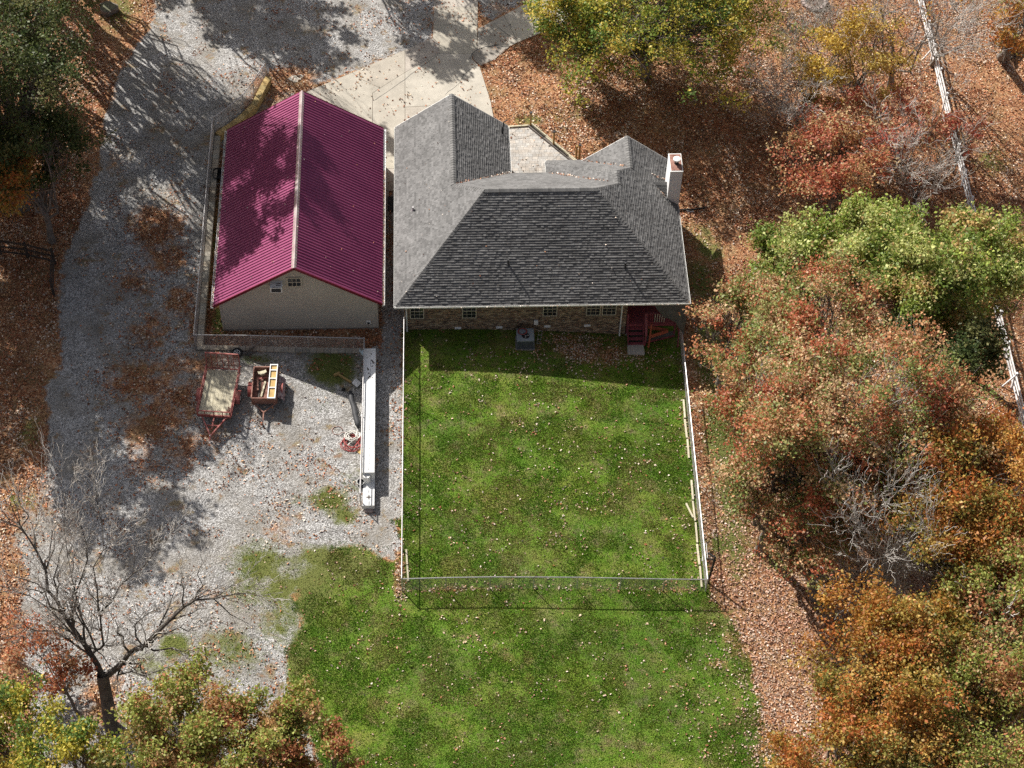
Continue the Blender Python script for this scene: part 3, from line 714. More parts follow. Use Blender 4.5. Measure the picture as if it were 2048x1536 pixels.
for sg, x1 in ((-1, GX0), (1, GX1)):
    for yy, nm in ((GY0-.02, 's'), (GY1+.02, 'n')):
        m_ = MB(); m_.beam((GXM, yy, GZR-.02), (x1, yy, GZE-.02), .035, .17); m_.build('rake_trim', MAT['redtrim'], groof)
        m_ = MB(); m_.beam((GXM, yy+(.08 if nm == 's' else -.08), GZR+.045), (x1, yy+(.08 if nm == 's' else -.08), GZE+.045), .2, .02); m_.build('rake_cap', MAT['redmetal'], groof)
m_ = MB()
m_.add([(GXM-.16,GY0-.03,GZR-.04),(GXM-.02,GY0-.03,GZR+.08),(GXM+.02,GY0-.03,GZR+.08),(GXM+.14,GY0-.03,GZR-.04),(GXM-.16,GY1+.03,GZR-.04),(GXM-.02,GY1+.03,GZR+.08),(GXM+.02,GY1+.03,GZR+.08),(GXM+.14,GY1+.03,GZR-.04)],
   [(0,4,5,1)], 0); m_.add(m_.v[:8], [(1,5,6,2),(2,6,7,3),(0,1,2,3),(7,6,5,4)], 0)
m_.build('ridge_cap', MAT['ridgecap'], groof)
for x in (GX0-.02, GX1+.02):
    s_ = 1 if x > -5 else -1
    m_ = MB(); m_.box(min(x, x+s_*.11), GY0-.04, GZE-.13, max(x, x+s_*.11), GY1+.04, GZE-.115)
    m_.box(min(x+s_*.11, x+s_*.125), GY0-.04, GZE-.13, max(x+s_*.11, x+s_*.125), GY1+.04, GZE-.02); m_.box(x, GY0-.05, GZE-.13, x+s_*.12, GY0-.04, GZE-.02)
    m_.box(min(x, x-s_*.02), GY0-.04, GZE-.2, max(x, x-s_*.02), GY1+.04, GZE-.05); m_.build('gutter', MAT['white'], gar)
# gable window
a = PY(574, 573.5, ya-.05); b = PY(605, 573.5, ya-.05); tp = PY(590, 554.5, ya-.05); x0, x1, z0, z1 = a[0], b[0], a[2], tp[2]; y0, y1 = ya-.09, ya-.02
w_ = MB(); f_ = .08
w_.box(x0,y0,z0,x1,y1,z0+f_).box(x0,y0,z1-f_,x1,y1,z1).box(x0,y0,z0+f_,x0+f_,y1,z1-f_).box(x1-f_,y0,z0+f_,x1,y1,z1-f_)
w_.box(x0+f_, y0+.01, (z0+z1)/2-.025, x1-f_, y1, (z0+z1)/2+.025)
for i in (1, 2): xm = x0+f_+(x1-x0-2*f_)*i/3; w_.box(xm-.014, y0+.02, z0+f_, xm+.014, y1, (z0+z1)/2-.025); w_.box(xm-.014, y0+.02, (z0+z1)/2+.025, xm+.014, y1, z1-f_)
wo = w_.build('window', MAT['frame'], gar); MB().box(x0+f_, y0+.035, z0+f_, x1-f_, y0+.045, z1-f_).build('pane', MAT['glass'], wo)
# through-the-wall air conditioner
a = PY(541, 585.5, .08); b = PY(565, 585.5, .08); c = PY(553, 576.0, .08); ac = empty('window_air_conditioner', ((a[0]+b[0])/2, .3, a[2]), 'white window air conditioner sticking out high in the garage gable', 'air conditioner')
MB().box(a[0], .08, a[2], b[0], ya-.02, c[2]).build('casing', MAT['white'], ac)
for i in range(2): MB().box(a[0]+.33, .25+.14*i, c[2]-.002, b[0]-.08, .31+.14*i, c[2]+.004).build('louvre', MAT['dark'], ac)
MB().box(a[0]+.07, .068, a[2]+.05, b[0]-.07, .082, c[2]-.05).build('coil_grille', MAT['dark'], ac)
m_ = MB()
for i in range(9): xx = a[0]+.15+(b[0]-a[0]-.25)*i/9; m_.box(xx, .11, c[2]-.001, xx+.03, .15+.03*random.random(), c[2]+.003)
m_.build('vent_slot', MAT['dark'], ac)
a = PY(737, 645, ya-.04); m_ = MB().box(a[0]-.13, ya-.08, a[2]-.12, a[0]+.13, ya-.02, a[2]+.15).build('dryer_vent', MAT['white'], gar); MB().box(a[0]-.07, ya-.09, a[2]-.1, a[0]+.07, ya-.075, a[2]+.07).build('flap', MAT['black'], m_)

# ------------------------------------------------------------------ retaining walls with block caps
def blocks_along(parent, pts, zf, L, w, h, mat, courses, zbase_f, tones, name='block'):
    pts = [np.array(p, float) for p in pts]; seg = []; d = 0
    for a, b in zip(pts[:-1], pts[1:]): seg.append((d, a, b)); d += np.linalg.norm(b-a)
    def at(s):
        for s0, a, b in seg[::-1]:
            if s >= s0: t_ = (s-s0)/np.linalg.norm(b-a); return a+(b-a)*min(t_, 1.0), (b-a)/np.linalg.norm(b-a)
    for c in range(courses):
        s = 0 if c % 2 == 0 else -L/2
        while s < d:
            s0, s1 = max(s, 0), min(s+L, d)
            if s1-s0 > .08:
                a, _ = at(s0); b, _ = at(s1-.001); mid = (a+b)/2; zt = zf(*mid)-c*h
                if zt > zbase_f(*mid)-h:
                    k = random.uniform(.75, 1.25); wv = random.uniform(-.06, .06); dd = (b-a)/np.linalg.norm(b-a); ww = w+(.05 if c == 0 else random.uniform(-.015, .015))
                    m_ = MB(); m_.beam((*(a+dd*.008), zt-h/2-.004), (*(b-dd*.008), zt-h/2-.004), ww, h-.012, 0, (k+wv, k, k-wv))
                    m_.build(name, mat, parent, loc=(mid[0], mid[1], zt-h/2))
            s += L
rw = empty('retaining_wall', (-11.4, 7, 0), 'low concrete block retaining wall running down the left side of the garage and along its back', 'wall')
blocks_along(rw, [(-11.40,16.15),(-11.40,-1.30)], lambda x,y: .64, .41, .30, .2, MAT['block'], 4, lambda x,y: 0, None)
blocks_along(rw, [(-11.22,-1.16),(-1.5,-1.16)], lambda x,y: float(.60*max(0,min(1,(-1.9-x)/9.65)))+.10, .41, .28, .2, MAT['block'], 3, lambda x,y: -.25, None)
CW = [(-11.42,16.28),(-10.02,17.72),(-9.22,18.95),(-8.87,20.1),(-8.41,21.55)]
cw = empty('curved_retaining_wall', (-9.8, 18.5, 0), 'curved yellow sandstone block retaining wall beyond the garage corner', 'wall')
blocks_along(cw, CW, lambda x,y: .66, .38, .34, .16, MAT['sandstone'], 4, lambda x,y: 0, None)

# ------------------------------------------------------------------ chain-link fences
def chainlink(obj_, pts, height, spacing=2.44, base=None, mesh_=True, rail_r=.031, gal='galv'):
    base = base or (lambda x, y: float(H(x, y))); wires = MB()
    for (a, b) in zip(pts[:-1], pts[1:]):
        a = np.array(a[:2], float); b = np.array(b[:2], float); L = np.linalg.norm(b-a); n = max(1, round(L/spacing)); d = (b-a)/L
        q = [(*(a+(b-a)*i/n), base(*(a+(b-a)*i/n))+height+random.uniform(-.015,.015)) for i in range(n+1)]
        MB().tube(q, rail_r, 6).build('top_rail', MAT[gal], obj_)
        for i in range(n if (a is not pts[0]) else n):
            x, y, z = q[i]; r = .04 if i == 0 else .026
            lean = random.uniform(-.03,.03)
            m_ = MB(); m_.tube([(x, y, z-height-.1), (x+lean*.3, y+lean*.3, z+(.06 if i == 0 else .01))], r, 7); m_.cyl((x, y, z+(.05 if i == 0 else .0)), r*1.3, .05, 7, 0, r*.4)
            m_.build('post', MAT[gal], obj_)
        if mesh_:
            step = .115; k = 0; s = -height
            while s < L:
                for sg in (0, 1):
                    s0, s1 = (s, s+height) if sg == 0 else (s+height, s)
                    za, zb = 0, 1; lo, hi = max(0, min(s0, s1)), min(L, max(s0, s1))
                    if hi-lo < .05: continue
                    def pt(ss):
                        f = (ss-s0)/(s1-s0); p = a+d*ss; return (p[0], p[1], base(*p)+.03+f*(height-.06))
                    wires.tube([pt(lo), pt(hi)], .0042, 3, cap=False)
                s += step
    x, y = pts[-1][:2]; MB().tube([(x, y, base(x, y)-.1), (x, y, base(x, y)+height+.08)], .04, 7).build('post', MAT[gal], obj_)
    if mesh_: tag(wires.build('wire_mesh', MAT['galv'], obj_), kind='stuff')
BR = PG(1411, 1183); BL = PG(804.5, 1182); TRt = PG(1357, 655)
yf = empty('chain_link_fence', (8, -17, 0), 'long galvanised chain-link fence enclosing the green back lawn', 'fence')
chainlink(yf, [(.44, .35), (BL[0], BL[1]), (BR[0], BR[1]), (TRt[0], TRt[1]+.3)], 1.2)
xw = -11.52
def wallbase(x, y):
    if x < xw+.5 and y > -1.4: return .62
    if y > -1.5 and x < -1.6: return .60*max(0, min(1, (-1.9-x)/9.65))+.08
    if y > 16: return .62
    return float(H(x, y))
gf = empty('garage_fence', (-11, 0, .5), 'galvanised chain-link fence on the block wall around the garage and beside the white box', 'fence')
CF = [(-8.55,21.7),(-9.25,19.9),(-9.85,18.6),(-10.7,17.5),(-11.62,16.5)]
chainlink(gf, CF+[(xw-.08,-1.18),(-1.86,-1.18),(-1.95,-12.0)], 1.2, 2.9, wallbase, True)

# white rail fence at the far right
wf = empty('rail_fence', (35.8, 10, -2), 'long white rail fence crossing the leaf litter at the right', 'fence')
A = PG(1818, -60); B = PG(2055, 905); A, B = np.array(A), np.array(B); LL = np.linalg.norm((B-A)[:2]); nb = int(LL/2.3)
for i in range(nb+1):
    p = A+(B-A)*i/nb; z = float(H(p[0], p[1])); tw = random.uniform(-.02, .02)
    m_ = MB(); m_.beam((p[0], p[1], z-.3), (p[0]+tw, p[1], z+1.42), .14, .14, upv=(0,1,0)); m_.build('post', MAT['fencewhite'], wf)
    if i < nb:
        q = A+(B-A)*(i+1)/nb; z2 = float(H(q[0], q[1]))
        for k, hh in enumerate((.42, .80, 1.2)):
            MB().beam((p[0]-.03, p[1], z+hh+random.uniform(-.03,.03)), (q[0]-.03, q[1], z2+hh+random.uniform(-.03,.03)), .045, .15).build('rail', MAT['fencewhite'], wf)
        if i % 3 == 1: MB().beam((p[0], p[1], z+1.25), (p[0]-.55, p[1]+.1, z-.02), .08, .08).build('brace', MAT['fencewhite'], wf)
# dark wooden rail fence at the far left
df = empty('wooden_fence', tuple(PG(60, 500)), 'short dark weathered wooden rail fence in the leaf litter at the left edge', 'fence')
dpts = [PG(-60, 500), PG(2, 508), PG(56, 515), PG(110, 528), PG(108, 590)]
for i, p in enumerate(dpts):
    z = p[2]; MB().beam((p[0], p[1], z-.2), (p[0], p[1], z+1.35), .13, .13, upv=(0,1,0)).build('post', MAT['darkwood'], df)
    if i < len(dpts)-1:
        q = dpts[i+1]
        for hh in (.35, .8, 1.25): MB().beam((p[0], p[1]-.08, z+hh), (q[0], q[1]-.08, q[2]+hh), .04, .14).build('rail', MAT['darkwood'], df)

# ------------------------------------------------------------------ trailers
def wheel(parent, x, y, z, r=.31, w=.2, side=1):
    m_ = MB(); pts = 16; vs_ = []
    for k, (rr, xx) in enumerate(((r*.62, -w/2), (r*.93, -w/2), (r, -w*.3), (r, w*.3), (r*.93, w/2), (r*.62, w/2))):
        for i in range(pts): a = 2*math.pi*i/pts; vs_.append((x+xx, y+rr*math.cos(a), z+rr*math.sin(a)))
    fs = [(k*pts+i, k*pts+(i+1) % pts, (k+1)*pts+(i+1) % pts, (k+1)*pts+i) for k in range(5) for i in range(pts)]
    m_.add(vs_, fs); wo = m_.build('wheel', MAT['rubber'], parent, local=True)
    m_ = MB(); m_.tube([(x-.05*side, y, z), (x+.085*side, y, z)], [r*.62, r*.5], 12); m_.build('rim', MAT['fencewhite'], wo, local=True)
def fender(parent, x, y, z, r, w, mat):
    m_ = MB(); n = 9
    for i in range(n):
        a0 = math.pi*(.02+.96*i/n); a1 = math.pi*(.02+.96*(i+1)/n)
        p = [(x+sx, y+rr*math.cos(a)*1.15, z+rr*math.sin(a)) for a in (a0, a1) for rr in (r, r-.015) for sx in (-w/2, w/2)]
        m_.add(p, [(0,1,5,4), (2,6,7,3), (0,4,6,2), (1,3,7,5)])
    m_.build('fender', mat, parent, local=True)
q1 = P(430, 832, .95+.45); g1 = float(H(-10.2, -4.5))
tr = empty('utility_trailer', (-10.02, -4.88, g1), 'red steel utility trailer with a grey plank bed and its ramp gate standing up', 'trailer', 'trailers parked on the gravel', math.radians(-5.8))
hw, hl = .95, 1.62; zb_ = .58
for i in range(8):
    x = -hw+.05+i*(2*hw-.1)/8; m_ = MB(); m_.box(x+.006, -hl+.04, zb_, x+(2*hw-.1)/8-.006, hl-.04, zb_+.035+.006*random.random()); m_.build('plank', MAT['deckwood'], tr, local=True)
for x in (-hw, hw):
    m_ = MB(); m_.beam((x, -hl, zb_+.02), (x, hl, zb_+.02), .06, .09); m_.beam((x, -hl, zb_+.42), (x, hl, zb_+.42), .055, .055)
    for k in range(6): y = -hl+.03+k*(2*hl-.06)/5; m_.beam((x, y, zb_), (x, y, zb_+.42), .045, .045, upv=(0,1,0))
    for k in range(5): y = -hl+.03+k*(2*hl-.06)/5
    m_.build('side_rail', MAT['redpaint'], tr, local=True)
m_ = MB(); m_.beam((-hw, -hl, zb_+.0), (hw, -hl, zb_+.0), .07, .16); m_.beam((-hw, -hl, zb_+.42), (hw, -hl, zb_+.42), .055, .055)
for x in (-hw*.95, -.5, 0, .5, hw*.95): m_.beam((x, -hl-.02, zb_), (x, -hl-.02, zb_+.42), .045, .045, upv=(0,1,0))
m_.build('front_rail', MAT['redpaint'], tr, local=True)
m_ = MB(); m_.beam((-hw+.25, -hl, zb_-.06), (0, -hl-1.35, zb_-.06), .07, .1); m_.beam((hw-.25, -hl, zb_-.06), (0, -hl-1.35, zb_-.06), .07, .1); m_.beam((0, -hl, zb_-.06), (0, -hl-.9, zb_-.06), .06, .07); m_.beam((-.42, -hl-.62, zb_-.06), (.42, -hl-.62, zb_-.06), .05, .06)
m_.beam((0, -hl-1.3, zb_-.06), (0, -hl-1.62, zb_-.08), .08, .07); m_.build('tongue', MAT['redpaint'], tr, local=True)
m_ = MB(); m_.cyl((0.0, -hl-1.42, .0), .09, .04, 12); m_.tube([(0, -hl-1.42, .02), (0, -hl-1.42, zb_+.12)], .03, 8); m_.build('jack_stand', MAT['galv'], tr, local=True)
gt = MB(); zt = zb_+1.28; yt = hl+.10
gt.beam((-hw, yt, zb_+.02), (-hw, yt+.12, zt), .05, .05, upv=(0,1,0)); gt.beam((hw, yt, zb_+.02), (hw, yt+.12, zt), .05, .05, upv=(0,1,0))
gt.beam((-hw, yt+.12, zt), (hw, yt+.12, zt), .07, .07); gt.beam((-hw, yt, zb_+.05), (hw, yt, zb_+.05), .05, .05)
for k in range(1, 6): x = -hw+2*hw*k/6; gt.beam((x, yt-.01, zb_+.05), (x, yt+.11, zt), .03, .04, upv=(0,1,0))
go = gt.build('ramp_gate', MAT['redpaint'], tr, local=True)
m_ = MB()
for k in range(16): z = zb_+.08+k*(1.18)/16; yy = yt+.03+.12*(k/16); m_.beam((-hw+.02, yy, z), (hw-.02, yy, z), .006, .024)
for k in range(26): x = -hw+.03+k*(2*hw-.06)/26; m_.beam((x, yt+.03, zb_+.08), (x, yt+.15, zb_+1.24), .006, .006, upv=(0,1,0))
m_.build('expanded_metal', MAT['rust'], go, local=True)
for s_ in (-1, 1): wheel(tr, s_*(hw+.17), -.05, .31, side=s_); fender(tr, s_*(hw+.17), -.05, .31, .40, .25, MAT['redpaint'])
m_ = MB(); m_.beam((-hw-.1, -.05, .31), (hw+.1, -.05, .31), .06, .06); m_.build('axle', MAT['black'], tr, local=True)
m_ = MB(); m_.beam((hw-.28, -hl+.35, zb_+.07), (hw-.08, -hl+.5, zb_+.07), .12, .06); m_.cyl((hw-.22, -hl+.6, zb_+.04), .05, .05, 8)
tag(m_.build('iron_bracket', MAT['rust'], tr, local=True))

g2 = float(H(-7.4, -4.2))
t2 = empty('box_trailer', (-7.43, -4.30, g2), 'small rusty box trailer loaded with scrap and a long yellow crate', 'trailer', 'trailers parked on the gravel', math.radians(-1.5))
hw, hl = .70, 1.12; zb_ = .50; zt = .92
MB().box(-hw, -hl, zb_-.05, hw, hl, zb_).build('floor', MAT['rust'], t2, local=True)
for (x0, y0, x1, y1) in ((-hw,-hl,-hw,hl), (hw,-hl,hw,hl), (-hw,hl,hw,hl), (-hw,-hl,hw,-hl)):
    m_ = MB(); m_.beam((x0,y0,(zb_+zt)/2), (x1,y1,(zb_+zt)/2), .03, zt-zb_); m_.beam((x0,y0,zt), (x1,y1,zt), .06, .05); m_.beam((x0,y0,zb_-.05), (x1,y1,zb_-.05), .06, .06); m_.build('side_panel', MAT['rust'], t2, local=True)
m_ = MB(); m_.beam((-hw+.1, -hl, zb_-.1), (0, -hl-.62, zb_-.1), .06, .08); m_.beam((hw-.1, -hl, zb_-.1), (0, -hl-.62, zb_-.1), .06, .08); m_.beam((0, -hl-.55, zb_-.1), (0, -hl-1.35, zb_-.14), .07, .08)
m_.build('tongue', MAT['rust'], t2, local=True)
m_ = MB(); m_.tube([(0,-hl-1.3,.02),(0,-hl-1.3,zb_+.05)], .03, 8); m_.box(-.06,-hl-1.36,0,.06,-hl-1.24,.03); m_.build('jack_stand', MAT['dark'], t2, local=True)
for s_ in (-1, 1): wheel(t2, s_*(hw+.16), -.1, .31, side=s_); fender(t2, s_*(hw+.16), -.1, .31, .42, .26, MAT['redpaint'])
def wl2(x, y, z):
    c, s_ = math.cos(math.radians(-1.5)), math.sin(math.radians(-1.5)); return (-7.43+x*c-y*s_, -4.30+x*s_+y*c, g2+z)
cr = empty('long_crate', wl2(.44, .02, .94), 'long open yellow wooden crate lying across the right side of the rusty trailer', 'crate', None, math.radians(-1.5))
MB().box(-.19, -1.2, .0, .19, 1.2, .03).build('bottom_board', MAT['yellowwood'], cr, local=True)
for x in (-.20, .20): MB().box(x-.025, -1.22, .0, x+.025, 1.22, .11).build('side_rail', MAT['fencewhite'], cr, local=True)
for y in (-1.19, -.45, .2, .8, 1.19): MB().box(-.175, y-.03, .032, .175, y+.03, .10).build('cross_bar', MAT['fencewhite'], cr, local=True)
for i, (x, y, l, an, m, nm, lab) in enumerate(((-.35, -.3, 1.3, 88, 'greywood', 'scrap_plank', 'long dark grey plank lying on the floor of the rusty trailer'), (-.12, -.2, 1.1, 80, 'deckwood', 'scrap_plank', 'pale short plank beside the yellow crate in the rusty trailer'),
        (-.2, .55, .5, 10, 'redpaint', 'scrap_board', 'red board across the far end of the rusty trailer'), (-.45, .1, .9, 95, 'rust', 'scrap_bar', 'rusty iron bar against the left side panel of the small trailer'))):
    a_ = math.radians(an); p = wl2(x, y, zb_+.03+.045*i); m_ = MB(); dx, dy = math.cos(a_)*l/2, math.sin(a_)*l/2
    o = m_.beam((-dx, -dy, 0), (dx, dy, 0), .10, .035).build(nm, MAT[m], None, local=True); o.location = p; tag(o, lab, 'plank' if 'plank' in nm else 'scrap')
bx = empty('cardboard_box', wl2(-.22, .78, zb_+.2), 'small open pale box with torn flaps in the far end of the rusty trailer', 'box', None, .3)
MB().box(-.13,-.11,0,.13,.11,.16).build('body', MAT['deckwood'], bx, local=True)
for s_ in (-1, 1): MB().beam((s_*.13, 0, .16), (s_*.24, 0, .22), .2, .01, upv=(0,0,1)).build('flap', MAT['deckwood'], bx, local=True)
# red tarp / jumble draped on the right fender of the small trailer
m_ = MB(); n = 9
vv = []; r_ = random.Random(5)
for i in range(n):
    for j in range(5):
        vv.append((hw+.04+j*.09, -.85+i*.2, .62+.20*math.exp(-((i-4)/3.)**2)-j*.07-(.12 if j == 4 else 0)+r_.uniform(-.03,.03)))
m_.add(vv, [(i*5+j, (i+1)*5+j, (i+1)*5+j+1, i*5+j+1) for i in range(n-1) for j in range(4)])
o = m_.build('tarp', mottled('blotched_red_cloth', (.10,.02,.03), (.55,.45,.44), 7, .8, fine=14), None, local=True, smooth=True); o.location = wl2(0,0,0); o.rotation_euler[2] = math.radians(-1.5)
tag(o, 'crumpled red and white cloth hanging over the right fender of the small trailer', 'tarp')
# loose wheel and hand truck by the block wall
q = PG(474, 707); lw_ = empty('spare_wheel', (q[0], q[1], q[2]+.08), 'loose tyre with a white spoked rim lying by the block wall', 'tyre')
m_ = MB(); m_.tube([(.26*math.cos(a), .26*math.sin(a), 0) for a in np.linspace(0, 2*math.pi, 17)[:-1]], .085, 8, closed=True); m_.build('tyre', MAT['rubber'], lw_, local=True)
m_ = MB(); m_.tube([(.17*math.cos(a), .17*math.sin(a), .03) for a in np.linspace(0, 2*math.pi, 15)[:-1]], .02, 5, closed=True)
for k in range(5): a_ = k*math.pi*2/5; m_.tube([(0,0,.03),(.17*math.cos(a_),.17*math.sin(a_),.03)], .014, 4)
m_.build('rim', MAT['fencewhite'], lw_, local=True)
q = PG(515, 702); lad = empty('tow_bar', tuple(q), 'dark steel tow bar leaning against the block wall by the loose tyre', 'tow bar')
a, b = PG(487, 711), PG(538, 688)
MB().beam((a[0], a[1], a[2]+.06), (b[0], b[1], b[2]+.75), .08, .08).build('bar', MAT['greywood'], lad); a2, b2 = PG(495, 712), PG(542, 694); MB().beam((a2[0], a2[1], a2[2]+.05), (b2[0], b2[1]-.1, b2[2]+.35), .07, .07).build('bar', MAT['greywood'], lad)
c = PG(550, 701); MB().beam((b[0], b[1], b[2]+.8), (c[0], c[1], c[2]+.05), .05, .05).build('cross_bar', MAT['greywood'], lad)

# ------------------------------------------------------------------ the long white box and what lies beside it
WX0, WX1 = -1.86, -1.20
def wy(py, z): return P(738, py, z)[1]
yb0, yb1 = wy(945, 1.0), wy(697, 1.0)
wb = empty('white_box', ((WX0+WX1)/2, (yb0+yb1)/2, 0), 'very long narrow white sheet-metal box with a row of dark slots, beside the gravel strip', 'box')
y = yb1; i = 0; ns = 7; Ls = (yb1-yb0)/ns
for i in range(ns):
    y1_, y0_ = yb1-Ls*i, yb1-Ls*(i+1); MB().box(WX0+.004*(i % 2), y0_+.006, .08, WX1-.004*(i % 2), y1_, 1.0+.003*(i % 3)).build('panel', MAT['whitebox'], wb)
sl = []
yy = yb1-.9
while yy > yb0+.35:
    l = random.uniform(.14, .42); x = (WX0+WX1)/2+.02+random.uniform(-.02,.03)
    MB().box(x, yy-l, 1.0, x+.022, yy, 1.007).build('slot', MAT['bluegrey'], wb)
    if random.random() < .5: MB().box(x-.04, yy-l-.02, 1.0, x+.02, yy-l+.01, 1.007).build('slot', MAT['bluegrey'], wb)
    yy -= l+random.uniform(.08, .3)
y2, y3 = wy(978, .42), wy(1011, .42)
MB().box(WX0+.01, y3, .05, WX1-.01, y2, .42).build('end_section', MAT['whitebox'], wb); MB().box(WX0+.01, y2+.012, .05, WX1-.01, yb0+.002, .28).build('step_section', MAT['whitebox'], wb)
cx_ = (WX0+WX1)/2+.02; cy_ = (y2+y3)/2
m_ = MB(); m_.add([(cx_+.17*math.cos(a)*(1 if k % 2 == 0 else .35), cy_+.2*math.sin(a)*(1 if k % 2 == 0 else .35), .426) for k, a in enumerate(np.linspace(0, 2*math.pi, 9)[:-1])], [tuple(range(8))]); m_.build('star_mark', MAT['greywood'], wb)
MB().box(cx_-.02, cy_+.3, .42, cx_+.005, cy_+.5, .426).build('slot', MAT['bluegrey'], wb); MB().box(cx_, cy_-.5, .42, cx_+.03, cy_-.28, .426).build('slot', MAT['bluegrey'], wb)
q = PG(737, 1021); m_ = MB(); m_.prism([(-.22,-.12),(.2,-.2),(.26,.1),(-.1,.2)], 0, .12); o = m_.build('field_stone', MAT['stone'], None, local=True); o.location = (q[0], q[1], q[2]); tag(o, 'reddish flat stone under the near end of the long white box', 'stone')
# torn light-blue flap at the far end
a, b = P(718, 700, .6), P(733, 695, .9)
m_ = MB(); m_.add([(WX0-.02, yb1-.05, .98), (WX0-.02, yb1-.6, .98), (a[0], a[1]-.1, .62), (a[0]+.05, a[1]+.15, .66), (WX0-.2, yb1-.1, .9)], [(0,4,3,2,1)]); m_.build('torn_flap', mottled('pale_blue_sheet', (.36,.47,.52), (.5,.58,.62), 2, .6), wb)
m_ = MB()
for _ in range(16): x = random.uniform(WX0+.15, WX1-.15); y = yb1-random.uniform(.2, 2.2); m_.box(x, y, 1.003, x+random.uniform(.03,.1), y+random.uniform(.03,.12), 1.011)
tag(m_.build('dirt_mark', MAT['greywood'], wb), kind='stuff')
def bucket(name, px, py, r, h, mat, lab, cat='bucket', z=0, rim='white'):
    q = PG(px, py); bo = empty(name, (q[0], q[1], q[2]+z), lab, cat); m_ = MB(); n = 16
    ring = lambda rr, zz: [(rr*math.cos(2*math.pi*i/n), rr*math.sin(2*math.pi*i/n), zz) for i in range(n)]
    m_.add(ring(r*.82, 0)+ring(r, h)+ring(r*.93, h)+ring(r*.76, .03), [(k*n+i, k*n+(i+1) % n, (k+1)*n+(i+1) % n, (k+1)*n+i) for k in range(3) for i in range(n)]+[tuple(range(3*n, 4*n))])
    m_.build('shell', mat, bo, local=True)
    m_ = MB(); m_.tube([((r+.012)*math.cos(a), (r+.012)*math.sin(a), h) for a in np.linspace(0, 2*math.pi, 17)[:-1]], .012, 5, closed=True); m_.build('rim', MAT[rim], bo, local=True)
    return bo
bk = bucket('bucket', 722, 972, .20, .42, MAT['dark'], 'dark open bucket of scrap with a pale rim, left of the white box end')
m_ = MB(); [m_.box(random.uniform(-.12,.05), random.uniform(-.12,.05), .2+.02*i, random.uniform(.0,.13), random.uniform(.0,.13), .23+.03*i) for i in range(5)]; tag(m_.build('contents', MAT['fencewhite'], bk, local=True), kind='stuff')
q = P(734, 962, .28); wt = empty('white_tub', (q[0], q[1], .285), 'round white lidded tub standing on the low step of the long white box', 'tub')
MB().cyl((0,0,0), .19, .5, 18, 0, .2).build('body', MAT['white'], wt, local=True); MB().cyl((0,0,.5), .215, .05, 18, 0, .20).build('lid', MAT['white'], wt, local=True)
# hoses, rolled tarp, boards
def coil(name, px, py, mat, lab, turns, r0, r1, rad, seed, z=.02, tail=None):
    r_ = random.Random(seed); q = PG(px, py); pts = []
    n = turns*14
    for i in range(n):
        a = 2*math.pi*i/14; r = r0+(r1-r0)*(.5+.5*math.sin(i*.61+seed))+r_.uniform(-.02,.02)
        pts.append((r*math.cos(a)+.03*math.sin(i*.21), r*.92*math.sin(a)+.03*math.cos(i*.17), z+.018*(i/14)+r_.uniform(0,.012)))
    if tail: pts += tail
    m_ = MB().tube(pts, rad, 6); o = m_.build(name, mat, None, local=True, smooth=True); o.location = tuple(q); return tag(o, lab, 'hose')
coil('garden_hose', 705, 875, MAT['hosewhite'], 'thick white hose coiled on top of the red hoses beside the long white box', 7, .20, .42, .022, 3, .10, [(-.3,-.6,.06),(-.1,-.8,.05),(.15,-.9,.04)])
coil('garden_hose', 703, 888, MAT['hosered'], 'tangled dull red hose under the white coil', 6, .30, .62, .02, 7)
coil('garden_hose', 674, 862, MAT['rust'], 'thin single brown loop of hose on the gravel left of the coils', 1, .30, .31, .017, 1, .02, [(.35,-.1,.03),(.6,-.25,.03)])
coil('garden_hose', 724, 879, MAT['hosered'], 'small red hose curls tight against the white box', 4, .10, .22, .018, 9)
m_ = MB(); pp = [PG(*s) for s in ((700,786),(706,812),(713,840),(717,858))]; rr = random.Random(2)
fine = [pp[0]+(pp[3]-pp[0])*k/10+np.array([rr.uniform(-.03,.03), 0, .14]) for k in range(11)]
o = m_.tube(fine, [.10,.15,.17,.14,.17,.15,.18,.15,.17,.15,.09], 9).build('rolled_tarp', MAT['dark'], None, smooth=True); tag(o, 'dark rolled-up tarp lying along the white box above the hose coils', 'tarp')
hz_ = [PG(*s)+np.array([0,0,.03]) for s in ((709,772),(705,790),(700,806),(704,812),(712,806),(722,808),(722,822),(713,836),(709,850),(716,862),(725,858),(731,884))]
o = MB().tube(hz_, .016, 5).build('cord', MAT['hosewhite'], None); tag(o, 'loose pale cord running from the white panel down to the coils', 'cord')
q = PG(712, 768); o = MB().beam((0,0,.12), (0,.001,.12), .3, .3).build('x', MAT['white']) if False else None
pn = [PG(704,770), PG(714,777), PG(723,768), PG(712,761)]
m_ = MB(); m_.add([(p[0], p[1], p[2]+.22-.1*(i in (1,2))) for i, p in enumerate(pn)]+[(p[0], p[1], p[2]+.18-.1*(i in (1,2))) for i, p in enumerate(pn)], [(0,1,2,3),(7,6,5,4),(0,4,5,1),(1,5,6,2),(2,6,7,3),(3,7,4,0)])
tag(m_.build('grey_panel', MAT['fencewhite'], None), 'square pale grey panel propped on the weeds beside the white box', 'panel')
a, b = PG(676, 750), PG(703, 767)
bm = empty('timber_beam', (a[0], a[1], a[2]), 'short orange-brown timber with a cross block lying at the edge of the shade', 'timber')
MB().beam((a[0], a[1], a[2]+.07), (b[0], b[1], b[2]+.07), .11, .11).build('beam', MAT['post'], bm)
c, d_ = PG(668, 753), PG(679, 748); MB().beam((c[0], c[1], c[2]+.1), (d_[0], d_[1], d_[2]+.1), .13, .13).build('cross_block', MAT['post'], bm)
